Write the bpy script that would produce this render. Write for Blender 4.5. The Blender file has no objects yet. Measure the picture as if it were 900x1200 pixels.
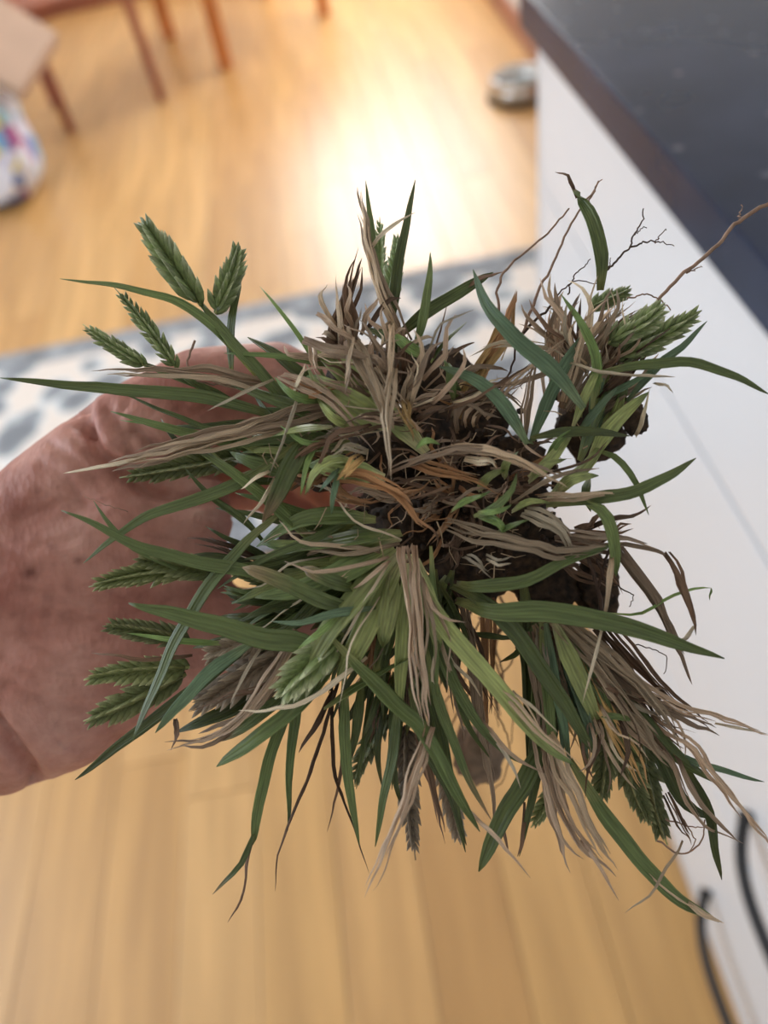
import bpy, bmesh, math, random
import numpy as np
from mathutils import Vector, Matrix, noise

random.seed(7)
SC = bpy.context.scene
COL = SC.collection

# ------------------------------------------------------------------ camera
FPX = 920.0                       # focal length in pixels of the 900x1200 frame
CAMH = 1.27
AX = Vector((0.9809, 0.1953, 0.0191)).normalized()     # world axes seen from the camera frame
AY = Vector((-0.1318, 0.7277, -0.6735)).normalized()
AZ = AX.cross(AY).normalized()
AY = AZ.cross(AX).normalized()
ROT = Matrix((AX, AY, AZ))        # camera coordinates -> world coordinates
CAM = Vector((0, 0, CAMH))
cam_data = bpy.data.cameras.new('camera')
cam = bpy.data.objects.new('camera', cam_data)
COL.objects.link(cam)
cam.matrix_world = Matrix.Translation(CAM) @ ROT.to_4x4()
cam_data.sensor_fit = 'VERTICAL'
cam_data.sensor_height = 36.0
cam_data.lens = FPX / 1200.0 * 36.0
cam_data.clip_start = 0.01
cam_data.dof.use_dof = True
cam_data.dof.focus_distance = 0.203
cam_data.dof.aperture_fstop = 6.9
SC.camera = cam

# ------------------------------------------------------------------ light
world = bpy.data.worlds.new('world'); SC.world = world
world.use_nodes = True
wb = world.node_tree.nodes['Background']
wb.inputs[0].default_value = (0.80, 0.90, 1.0, 1); wb.inputs[1].default_value = 1.0

def area(name, loc, look, sx, sy, power, col):
    l = bpy.data.lights.new(name, 'AREA'); l.shape = 'RECTANGLE'
    l.size = sx; l.size_y = sy; l.energy = power; l.color = col
    o = bpy.data.objects.new(name, l); COL.objects.link(o)
    o.location = loc
    o.rotation_euler = (Vector(look) - Vector(loc)).to_track_quat('-Z', 'Y').to_euler()
    return o
# daylight standing in the openings of the garden doors and of the side window
area('daylight_far', (0.34, 5.78, 1.86), (0.34, 0, 1.86), 1.05, 0.95, 66, (1.0, 0.99, 0.98))
area('daylight_right', (0.955, 4.70, 1.50), (-3, 4.70, 1.50), 1.70, 1.25, 50, (1.0, 0.99, 0.98))
area('daylight_side', (-2.62, 0.9, 1.55), (0, 0.9, 1.55), 1.6, 1.3, 52, (0.78, 0.89, 1.0))

SC.view_settings.view_transform = 'Standard'
SC.view_settings.look = 'None'
SC.view_settings.gamma = 1.0
SC.view_settings.use_curve_mapping = False
SC.view_settings.exposure = 0.0

# ------------------------------------------------------------------ helpers
def P(px, py, d):
    """point of the world at pixel direction (px,py) and depth d"""
    return CAM + ROT @ Vector(((px - 450) / FPX * d, -(py - 600) / FPX * d, -d))

def floor_pt(px, py, z=0.0):
    r = ROT @ Vector(((px - 450) / FPX, -(py - 600) / FPX, -1))
    t = (z - CAMH) / r.z
    return CAM + r * t

def lin(c):
    out = []
    for v in c:
        v /= 255.0
        out.append(v / 12.92 if v <= 0.04045 else ((v + 0.055) / 1.055) ** 2.4)
    return (*out, 1.0)

def new_mat(name):
    m = bpy.data.materials.new(name); m.use_nodes = True
    nt = m.node_tree
    return m, nt, nt.nodes['Principled BSDF']

def N(nt, typ, **kw):
    n = nt.nodes.new(typ)
    for k, v in kw.items():
        setattr(n, k, v)
    return n

def plain(name, c, rough=0.5, metal=0.0, noise_scale=None, amt=0.15, bump=0.0, bscale=60):
    m, nt, b = new_mat(name)
    b.inputs['Roughness'].default_value = rough
    b.inputs['Metallic'].default_value = metal
    tc = N(nt, 'ShaderNodeTexCoord')
    if noise_scale:
        no = N(nt, 'ShaderNodeTexNoise'); no.inputs['Scale'].default_value = noise_scale
        no.inputs['Detail'].default_value = 5
        nt.links.new(tc.outputs['Object'], no.inputs['Vector'])
        r = N(nt, 'ShaderNodeValToRGB')
        l = lin(c)
        r.color_ramp.elements[0].position = .3; r.color_ramp.elements[1].position = .7
        r.color_ramp.elements[0].color = (*[v * (1 - amt) for v in l[:3]], 1)
        r.color_ramp.elements[1].color = (*[min(1, v * (1 + amt)) for v in l[:3]], 1)
        nt.links.new(no.outputs['Fac'], r.inputs['Fac'])
        nt.links.new(r.outputs['Color'], b.inputs['Base Color'])
    else:
        b.inputs['Base Color'].default_value = lin(c)
    if bump:
        n2 = N(nt, 'ShaderNodeTexNoise'); n2.inputs['Scale'].default_value = bscale
        nt.links.new(tc.outputs['Object'], n2.inputs['Vector'])
        bp = N(nt, 'ShaderNodeBump'); bp.inputs['Strength'].default_value = bump
        bp.inputs['Distance'].default_value = 0.01
        nt.links.new(n2.outputs['Fac'], bp.inputs['Height'])
        nt.links.new(bp.outputs['Normal'], b.inputs['Normal'])
    return m

def obj(name, me, mat=None, parent=None, loc=None):
    o = bpy.data.objects.new(name, me); COL.objects.link(o)
    if mat is not None and len(me.materials) == 0:
        me.materials.append(mat)
    if parent is not None:
        o.parent = parent
    if loc is not None:
        o.location = loc
    return o

def empty(name, loc, rz=0):
    o = bpy.data.objects.new(name, None); COL.objects.link(o)
    o.location = loc; o.rotation_euler = (0, 0, rz); o.empty_display_size = 0.02
    return o

def tag(o, label=None, cat=None, group=None, kind=None):
    if label: o['label'] = label
    if cat: o['category'] = cat
    if group: o['group'] = group
    if kind: o['kind'] = kind
    return o

def mesh_of(bm, name, smooth=False):
    me = bpy.data.meshes.new(name)
    bmesh.ops.recalc_face_normals(bm, faces=bm.faces)
    bm.to_mesh(me); bm.free()
    if smooth:
        for p in me.polygons: p.use_smooth = True
    return me

def bm_box(bm, lo, hi, bevel=0.0):
    lo = Vector(lo); hi = Vector(hi)
    r = bmesh.ops.create_cube(bm, size=1)
    c = (lo + hi) / 2; s = hi - lo
    for v in r['verts']:
        v.co = Vector((v.co.x * s.x, v.co.y * s.y, v.co.z * s.z)) + c
    if bevel:
        ed = list({e for v in r['verts'] for e in v.link_edges})
        bmesh.ops.bevel(bm, geom=ed, offset=bevel, segments=2, affect='EDGES', profile=.6)

def box_obj(name, lo, hi, mat, parent=None, bevel=0.0):
    bm = bmesh.new(); bm_box(bm, lo, hi, bevel)
    return obj(name, mesh_of(bm, name), mat, parent)

def struct(o):
    o['kind'] = 'structure'; return o

def tube_mesh(name, pts, radii, seg=8, cap=True):
    vs, fs = [], []
    n = len(pts)
    up = Vector((0.13, 0.31, 0.94)).normalized()
    for i in range(n):
        a = pts[max(0, i - 1)]; b = pts[min(n - 1, i + 1)]
        t = (b - a).normalized()
        s = t.cross(up)
        if s.length < 1e-4: s = t.cross(Vector((1, 0, 0)))
        s.normalize(); q = s.cross(t)
        for k in range(seg):
            an = 2 * math.pi * k / seg
            vs.append(pts[i] + (s * math.cos(an) + q * math.sin(an)) * radii[i])
    for i in range(n - 1):
        for k in range(seg):
            k2 = (k + 1) % seg
            fs.append((i * seg + k, i * seg + k2, (i + 1) * seg + k2, (i + 1) * seg + k))
    if cap:
        fs.append(tuple(range(seg))[::-1]); fs.append(tuple((n - 1) * seg + k for k in range(seg)))
    me = bpy.data.meshes.new(name); me.from_pydata([tuple(v) for v in vs], [], fs); me.update()
    for p in me.polygons: p.use_smooth = True
    return me

def lathe_mesh(name, prof, seg=40):
    vs, fs = [], []
    for r, z in prof:
        for k in range(seg):
            a = 2 * math.pi * k / seg
            vs.append((r * math.cos(a), r * math.sin(a), z))
    for i in range(len(prof) - 1):
        for k in range(seg):
            k2 = (k + 1) % seg
            fs.append((i * seg + k, i * seg + k2, (i + 1) * seg + k2, (i + 1) * seg + k))
    fs.append(tuple(range(seg))[::-1]); fs.append(tuple((len(prof) - 1) * seg + k for k in range(seg)))
    me = bpy.data.meshes.new(name); me.from_pydata(vs, [], fs); me.update()
    for p in me.polygons: p.use_smooth = True
    return me

# ================================================================== THE ROOM
M_wall = plain('wall_paint', (226, 224, 220), .8, noise_scale=3, amt=.02)
M_ceil = plain('ceiling_paint', (238, 237, 234), .9, noise_scale=2, amt=.02)
M_skirt = plain('skirting_wood', (150, 92, 66), .4, noise_scale=8, amt=.15)
M_white = plain('white_lacquer', (222, 224, 229), .35, noise_scale=2, amt=.01)
M_frame = plain('window_frame_white', (235, 235, 235), .4, noise_scale=4, amt=.02)

# floor planks, running along the cabinet
def plank_mat(i, c):
    m, nt, b = new_mat('oak_plank_%d' % i)
    tc = N(nt, 'ShaderNodeTexCoord')
    mp = N(nt, 'ShaderNodeMapping'); mp.inputs['Scale'].default_value = (14, 1.1, 1)
    mp.inputs['Location'].default_value = (i * 3.1, i * 1.7, 0)
    nt.links.new(tc.outputs['Object'], mp.inputs['Vector'])
    no = N(nt, 'ShaderNodeTexNoise'); no.inputs['Scale'].default_value = 1.6; no.inputs['Detail'].default_value = 6
    no.inputs['Distortion'].default_value = .6
    nt.links.new(mp.outputs['Vector'], no.inputs['Vector'])
    r = N(nt, 'ShaderNodeValToRGB'); l = lin(c)
    r.color_ramp.elements[0].position = .32; r.color_ramp.elements[1].position = .68
    r.color_ramp.elements[0].color = (l[0] * .80, l[1] * .76, l[2] * .70, 1)
    r.color_ramp.elements[1].color = (min(1, l[0] * 1.12), min(1, l[1] * 1.1), l[2] * 1.05, 1)
    nt.links.new(no.outputs['Fac'], r.inputs['Fac'])
    nt.links.new(r.outputs['Color'], b.inputs['Base Color'])
    b.inputs['Roughness'].default_value = .36
    b.inputs['Specular IOR Level'].default_value = .85
    return m
PM = [plank_mat(i, c) for i, c in enumerate([(206, 162, 102), (200, 155, 96), (211, 168, 110), (194, 149, 92), (203, 159, 102)])]
X0, X1, Y0, Y1 = -2.6, 0.93, -2.0, 5.75
floor = struct(box_obj('floor', (X0, Y0, -.06), (X1, Y1, -.014), plain('floor_underlay', (150, 112, 66), .8, noise_scale=6)))
rng = random.Random(3)
pw = 0.126
x = X0
pl_mesh = {}
while x < X1 - .01:
    y = Y0 - rng.uniform(0, 1.2)
    while y < Y1:
        L = rng.choice([1.2, 1.5, 1.8])
        a = max(y, Y0); b_ = min(y + L, Y1); w = min(pw, X1 - x)
        if b_ - a > .05:
            o = box_obj('plank', (0, 0, -.014), (w - .0012, b_ - a - .0012, 0), rng.choice(PM), floor, .0012)
            o.location = (x, a, 0)
        y += L
    x += pw

def wall_with_hole(name, axis, pos, th, lo, hi, hole, mat):
    """wall normal to axis ('x'/'y'), spanning lo..hi along the other axis and 0..2.5, with one opening"""
    bm = bmesh.new()
    def seg(a0, a1, z0, z1):
        if a1 - a0 < 1e-4 or z1 - z0 < 1e-4: return
        if axis == 'y': bm_box(bm, (a0, pos, z0), (a1, pos + th, z1))
        else: bm_box(bm, (pos, a0, z0), (pos + th, a1, z1))
    if hole:
        a0, a1, z0, z1 = hole
        seg(lo, a0, 0, 2.5); seg(a1, hi, 0, 2.5); seg(a0, a1, 0, z0); seg(a0, a1, z1, 2.5)
    else:
        seg(lo, hi, 0, 2.5)
    return struct(obj(name, mesh_of(bm, name), mat))
HF = (-0.22, 0.90, 1.34, 2.38)
HR = (3.80, 5.6, 0.84, 2.18)
HS = (0.05, 1.75, 0.85, 2.25)
wall_with_hole('wall_far', 'y', Y1, .12, X0 - .12, X1 + .12, HF, M_wall)
wall_with_hole('wall_left', 'x', X0 - .12, .12, Y0, Y1, HS, M_wall)
wall_with_hole('wall_right', 'x', X1, .12, Y0, Y1, HR, M_wall)
wall_with_hole('wall_back', 'y', Y0 - .12, .12, X0 - .12, X1 + .12, None, M_wall)
struct(box_obj('ceiling', (X0 - .12, Y0 - .12, 2.5), (X1 + .12, Y1 + .12, 2.6), M_ceil))
struct(box_obj('baseboard_right', (X1 - .018, 1.05, .001), (X1 - .0005, Y1 - .02, .10), M_skirt, bevel=.004))
struct(box_obj('baseboard_far', (X0 + .02, Y1 - .018, .001), (X1 - .02, Y1 - .0005, .10), M_skirt, bevel=.004))
struct(box_obj('baseboard_left', (X0 + .0005, Y0 + .02, .001), (X0 + .018, Y1 - .02, .10), M_skirt, bevel=.004))
def window(name, axis, pos, hole, nmull):
    a0, a1, z0, z1 = hole
    bm = bmesh.new(); t = .05
    def seg(p0, p1, q0, q1):
        if axis == 'y': bm_box(bm, (p0, pos, q0), (p1, pos + .06, q1))
        else: bm_box(bm, (pos, p0, q0), (pos + .06, p1, q1))
    seg(a0, a1, z0, z0 + t); seg(a0, a1, z1 - t, z1); seg(a0, a0 + t, z0 + t, z1 - t); seg(a1 - t, a1, z0 + t, z1 - t)
    for k in range(1, nmull + 1):
        c = a0 + (a1 - a0) * k / (nmull + 1)
        seg(c - .03, c + .03, z0 + t, z1 - t)
    return struct(obj(name, mesh_of(bm, name), M_frame))
window('window_1', 'y', Y1 + .03 - .06, HF, 1)
window('window_2', 'x', X0 - .06, HS, 1)
window('window_3', 'x', X1 + .035, HR, 1)

# ================================================================== BASE CABINETS AND WORKTOP
CX = 0.289                                   # front plane of the doors
corner = floor_pt(630, 595)
CX = corner.x; CY = corner.y                 # far end of the run
WZ = 0.912
M_door = plain('cabinet_white', (226, 229, 235), .32, noise_scale=1.5, amt=.012)
M_plinth = plain('cabinet_plinth', (214, 216, 222), .45, noise_scale=2, amt=.02)
M_black = plain('black_iron', (34, 34, 36), .45, .3, noise_scale=30, amt=.2)
cab = empty('kitchen_cabinet', (CX + .3, CY - 1.2, 0))
tag(cab, 'white kitchen base cabinet run with black bow handles under the dark worktop', 'cabinet')
def cpart(name, lo, hi, mat, parent=cab, bevel=.002):
    off = cab.location
    return box_obj(name, Vector(lo) - off, Vector(hi) - off, mat, parent, bevel)
cpart('carcass', (CX + .022, -1.6, .09), (X1 - .01, CY - .018, WZ - .001), M_plinth)
cpart('end_panel', (CX, CY - .018, .002), (X1 - .01, CY, WZ - .001), M_door, bevel=.003)
cpart('plinth', (CX + .018, -1.6, .002), (CX + .034, CY - .018, .09), M_plinth)

# one wide unit of three drawers, then a plain door
def bow_handle(zc, yc, parent, half=.115):
    pts, rad = [], []
    for i in range(25):
        t = -1 + 2 * i / 24
        out = .030 * (1 - abs(t) ** 3.0)
        pts.append(Vector((CX - .004 - out, yc + t * half, zc - .012 * (1 - t * t))) - cab.location)
        rad.append(.0062 if abs(t) < .96 else .0085)
    return obj('handle', tube_mesh('handle', pts, rad, 10), M_black, parent)
for z0, z1, hz in ((.10, .355, .172), (.36, .716, .43), (.721, WZ - .006, .82)):
    d = cpart('drawer', (CX, -.78, z0), (CX + .019, CY - .022, z1), M_door, bevel=.0025)
    bow_handle(hz, .150, d)
cpart('door', (CX, -1.6, .10), (CX + .019, -.786, WZ - .006), M_door, bevel=.0025)

def stone_mat():
    m, nt, b = new_mat('dark_worktop_stone')
    tc = N(nt, 'ShaderNodeTexCoord')
    no = N(nt, 'ShaderNodeTexNoise'); no.inputs['Scale'].default_value = 7; no.inputs['Detail'].default_value = 4
    nt.links.new(tc.outputs['Object'], no.inputs['Vector'])
    r = N(nt, 'ShaderNodeValToRGB')
    r.color_ramp.elements[0].position = .35; r.color_ramp.elements[1].position = .7
    r.color_ramp.elements[0].color = lin((32, 43, 64)); r.color_ramp.elements[1].color = lin((48, 60, 84))
    nt.links.new(no.outputs['Fac'], r.inputs['Fac'])
    vo = N(nt, 'ShaderNodeTexVoronoi'); vo.inputs['Scale'].default_value = 26
    nt.links.new(tc.outputs['Object'], vo.inputs['Vector'])
    r2 = N(nt, 'ShaderNodeValToRGB')
    r2.color_ramp.elements[0].position = .07; r2.color_ramp.elements[1].position = .16
    r2.color_ramp.elements[0].color = (1, 1, 1, 1); r2.color_ramp.elements[1].color = (0, 0, 0, 1)
    nt.links.new(vo.outputs['Distance'], r2.inputs['Fac'])
    mx = N(nt, 'ShaderNodeMixRGB'); mx.inputs['Color2'].default_value = lin((112, 116, 128))
    mu = N(nt, 'ShaderNodeMath', operation='MULTIPLY'); mu.inputs[1].default_value = .55
    nt.links.new(r2.outputs['Color'], mu.inputs[0]); nt.links.new(mu.outputs[0], mx.inputs['Fac'])
    nt.links.new(r.outputs['Color'], mx.inputs['Color1']); nt.links.new(mx.outputs['Color'], b.inputs['Base Color'])
    b.inputs['Roughness'].default_value = .25
    b.inputs['Specular IOR Level'].default_value = .16
    return m
wt = box_obj('worktop', (CX - .018, -1.6, WZ), (X1 - .002, CY + .02, WZ + .045), stone_mat(), bevel=.003)
tag(wt, 'dark grey speckled stone worktop lying on the white kitchen cabinets', 'worktop')

# ================================================================== RUG
def rug_mat():
    m, nt, b = new_mat('rug_wool')
    tc = N(nt, 'ShaderNodeTexCoord')
    mp = N(nt, 'ShaderNodeMapping'); nt.links.new(tc.outputs['Object'], mp.inputs['Vector'])
    no = N(nt, 'ShaderNodeTexNoise'); no.inputs['Scale'].default_value = 6; no.inputs['Detail'].default_value = 3
    nt.links.new(mp.outputs['Vector'], no.inputs['Vector'])
    vo = N(nt, 'ShaderNodeTexVoronoi'); vo.inputs['Scale'].default_value = 8.5
    nt.links.new(mp.outputs['Vector'], vo.inputs['Vector'])
    ad = N(nt, 'ShaderNodeMath', operation='MULTIPLY_ADD')
    nt.links.new(no.outputs['Fac'], ad.inputs[0]); ad.inputs[1].default_value = .9
    nt.links.new(vo.outputs['Distance'], ad.inputs[2])
    r = N(nt, 'ShaderNodeValToRGB'); e = r.color_ramp.elements
    e[0].position = .76; e[0].color = lin((128, 132, 138))
    e[1].position = 1.0; e[1].color = lin((226, 216, 208))
    a = e.new(.90); a.color = lin((158, 163, 170)); a = e.new(.97); a.color = lin((220, 226, 228))
    nt.links.new(ad.outputs[0], r.inputs['Fac'])
    nt.links.new(r.outputs['Color'], b.inputs['Base Color'])
    b.inputs['Roughness'].default_value = .95
    return m
rug = empty('rug', (-.5, 1.585, 0))
tag(rug, 'grey and cream patterned wool rug on the plank floor behind the hand', 'rug')
rm = rug_mat()
box_obj('field', (-1.5, -.40, .001), (1.02, .40, .011), rm, rug, .004)
rb = plain('rug_border', (142, 146, 152), .95, noise_scale=16, amt=.45)
for y0, y1 in ((-.485, -.40), (.40, .485)):
    box_obj('border', (-1.58, y0, .001), (1.10, y1, .0115), rb, rug, .004)
for x0, x1 in ((-1.58, -1.5), (1.02, 1.10)):
    box_obj('border', (x0, -.40, .001), (x1, .40, .0115), rb, rug, .004)

# ================================================================== FURNITURE AT THE FAR END
M_red = plain('reddish_wood', (150, 88, 66), .4, noise_scale=14, amt=.2)
M_pine = plain('orange_pine', (196, 120, 62), .4, noise_scale=10, amt=.15)
def leg_mesh(name, a, b, r0, r1):
    """square tapered leg from foot a to top b"""
    bm = bmesh.new()
    vs = []
    for p, r in ((a, r0), (a * .5 + b * .5, (r0 + r1) / 2), (b, r1)):
        vs.append([bm.verts.new(p + Vector((sx * r, sy * r, 0))) for sx, sy in ((-1, -1), (1, -1), (1, 1), (-1, 1))])
    for i in range(2):
        for k in range(4):
            bm.faces.new((vs[i][k], vs[i][(k + 1) % 4], vs[i + 1][(k + 1) % 4], vs[i + 1][k]))
    bm.faces.new(vs[0][::-1]); bm.faces.new(vs[2])
    bmesh.ops.bevel(bm, geom=list(bm.edges), offset=.003, segments=1, affect='EDGES')
    return mesh_of(bm, name)
# dining chair
cl = [floor_pt(190, 118), floor_pt(85, 155), floor_pt(178, 86), floor_pt(66, 125)]
cc = sum(cl, Vector()) / 4
ch = empty('dining_chair', (cc.x, cc.y, 0))
tag(ch, 'reddish brown wooden dining chair beside the orange pine table leg', 'chair')
L = [Vector((p.x - cc.x, p.y - cc.y, .001)) for p in cl]
for i, p in enumerate(L):
    top = Vector((p.x * .98, p.y * .98, .455 if i < 2 else .95))
    obj('leg', leg_mesh('leg', p, top, .017, .021), M_red, ch)
bm = bmesh.new()
sv = [bm.verts.new(Vector((p.x * 1.12, p.y * 1.12, .455))) for p in (L[0], L[1], L[3], L[2])]
f = bm.faces.new(sv); ex = bmesh.ops.extrude_face_region(bm, geom=[f])
for v in ex['geom']:
    if isinstance(v, bmesh.types.BMVert): v.co.z += .03
bmesh.ops.bevel(bm, geom=list(bm.edges), offset=.006, segments=2, affect='EDGES')
obj('seat', mesh_of(bm, 'seat'), M_red, ch)
for a, b_ in ((0, 2), (1, 3), (0, 1)):
    p = L[a].copy(); q = L[b_].copy(); p.z = q.z = .435
    obj('apron', tube_mesh('apron', [p, p.lerp(q, .5), q], [.014] * 3, 6), M_red, ch)
for z in (.6, .74, .9):
    p = L[2].copy() * .98; q = L[3].copy() * .98; p.z = q.z = z
    mid = p.lerp(q, .5) * 1.06; mid.z = z
    obj('back_rail', tube_mesh('back_rail', [p, mid, q], [.016] * 3, 6), M_red, ch)
# table standing on four square legs
tl = [floor_pt(266, 80), floor_pt(200, 45), floor_pt(380, 18)]
tl.append(tl[1] + tl[2] - tl[0] + Vector((.02, -.05, 0)))
tc_ = sum(tl, Vector()) / 4
tb = empty('dining_table', (tc_.x, tc_.y, 0))
tag(tb, 'orange pine table standing on square legs at the far end of the room', 'table')
T = [Vector((p.x - tc_.x, p.y - tc_.y, .001)) for p in tl]
for p in T:
    top = p.copy(); top.z = .70
    obj('leg', leg_mesh('leg', p, top, .03, .042), M_pine, tb)
bm = bmesh.new()
f = bm.faces.new([bm.verts.new(Vector((T[i].x * 1.16, T[i].y * 1.16, .70))) for i in (0, 2, 3, 1)])
ex = bmesh.ops.extrude_face_region(bm, geom=[f])
for v in ex['geom']:
    if isinstance(v, bmesh.types.BMVert): v.co.z += .035
bmesh.ops.bevel(bm, geom=list(bm.edges), offset=.006, segments=2, affect='EDGES')
obj('table_top', mesh_of(bm, 'table_top'), M_pine, tb)
for a, b_ in ((0, 1), (0, 2), (1, 3), (2, 3)):
    p = T[a].copy(); q = T[b_].copy(); p.z = q.z = .655
    obj('apron', tube_mesh('apron', [p, q], [.035] * 2, 4), M_pine, tb)

# steel pet bowl
M_steel = plain('brushed_steel', (196, 198, 200), .22, .95, noise_scale=40, amt=.05)
M_rubber = plain('black_rubber', (40, 40, 42), .7, noise_scale=20, amt=.1)
bp_ = floor_pt(609, 112)
bowl = empty('pet_bowl', (min(bp_.x, X1 - .15), bp_.y, .0005))
tag(bowl, 'round stainless steel pet bowl on the floor beyond the cabinet end', 'bowl')
prof = [(.09, .012), (.125, .014), (.118, .05), (.106, .072), (.112, .076), (.106, .079), (.098, .075), (.09, .04), (.075, .022), (.02, .019)]
obj('dish', lathe_mesh('dish', prof), M_steel, bowl)
obj('foot_ring', lathe_mesh('foot_ring', [(.128, 0), (.130, .006), (.124, .016), (.10, .016), (.10, .001)]), M_rubber, bowl)
obj('water', lathe_mesh('water', [(.06, .034), (.0865, .0345), (.0865, .0365), (.05, .037)]), plain('bowl_water', (120, 130, 132), .05, .0, noise_scale=3), bowl)

# printed bag and the cardboard carton lying on it
def bag_mat():
    m, nt, b = new_mat('printed_plastic')
    tc = N(nt, 'ShaderNodeTexCoord')
    vo = N(nt, 'ShaderNodeTexVoronoi'); vo.inputs['Scale'].default_value = 17
    nt.links.new(tc.outputs['Object'], vo.inputs['Vector'])
    r = N(nt, 'ShaderNodeValToRGB'); r.color_ramp.interpolation = 'CONSTANT'
    e = r.color_ramp.elements
    cols = [(0, (226, 230, 246)), (.30, (120, 176, 226)), (.45, (214, 218, 240)), (.60, (80, 112, 178)), (.70, (232, 236, 250)), (.83, (222, 208, 110)), (.89, (160, 84, 140)), (.94, (150, 206, 232))]
    e[0].position = 0; e[0].color = lin(cols[0][1]); e[1].position = cols[1][0]; e[1].color = lin(cols[1][1])
    for p, c in cols[2:]:
        a = e.new(p); a.color = lin(c)
    sx = N(nt, 'ShaderNodeSeparateXYZ'); nt.links.new(vo.outputs['Color'], sx.inputs[0])
    nt.links.new(sx.outputs[0], r.inputs['Fac']); nt.links.new(r.outputs['Color'], b.inputs['Base Color'])
    b.inputs['Roughness'].default_value = .3
    return m
bpos = Vector((-1.31, 3.24, 0))
bm = bmesh.new()
bmesh.ops.create_icosphere(bm, subdivisions=5, radius=1)
for v in bm.verts:
    c = v.co.copy()
    q = Vector([math.copysign(abs(k) ** .55, k) for k in c])
    s = 1 + .10 * noise.noise(c * 2.3) + .05 * noise.noise(c * 6.1)
    z = (q.z * .5 + .5)
    v.co = Vector((q.x * .21 * s * (1.0 - .18 * z), q.y * .19 * s * (1.0 - .22 * z), max(.0, z * .40 * (1 + .05 * noise.noise(c * 3)))))
bagr = obj('plastic_bag', mesh_of(bm, 'plastic_bag', True), bag_mat(), None, bpos)
tag(bagr, 'stuffed blue and white printed plastic bag under the tan carton', 'bag')
def ctn(px, py, d): return P(px, py, d)
A = ctn(68, 38, 2.98); B = ctn(24, 108, 2.82)
E = A + (ctn(-70, -48, 3.0) - A)
bm = bmesh.new()
nrm = (B - A).cross(E - A).normalized()
if nrm.z < 0: nrm = -nrm
quad = [A, B, B + (E - A), E]
f = bm.faces.new([bm.verts.new(p - B) for p in quad])
ex = bmesh.ops.extrude_face_region(bm, geom=[f])
for v in ex['geom']:
    if isinstance(v, bmesh.types.BMVert): v.co -= nrm * .05
bmesh.ops.bevel(bm, geom=list(bm.edges), offset=.004, segments=2, affect='EDGES')
car = obj('cardboard_carton', mesh_of(bm, 'cardboard_carton'), plain('tan_cardboard', (176, 148, 128), .8, noise_scale=9, amt=.06), None, B)
tag(car, 'flat tan cardboard carton leaning on the printed bag', 'carton')

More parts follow.
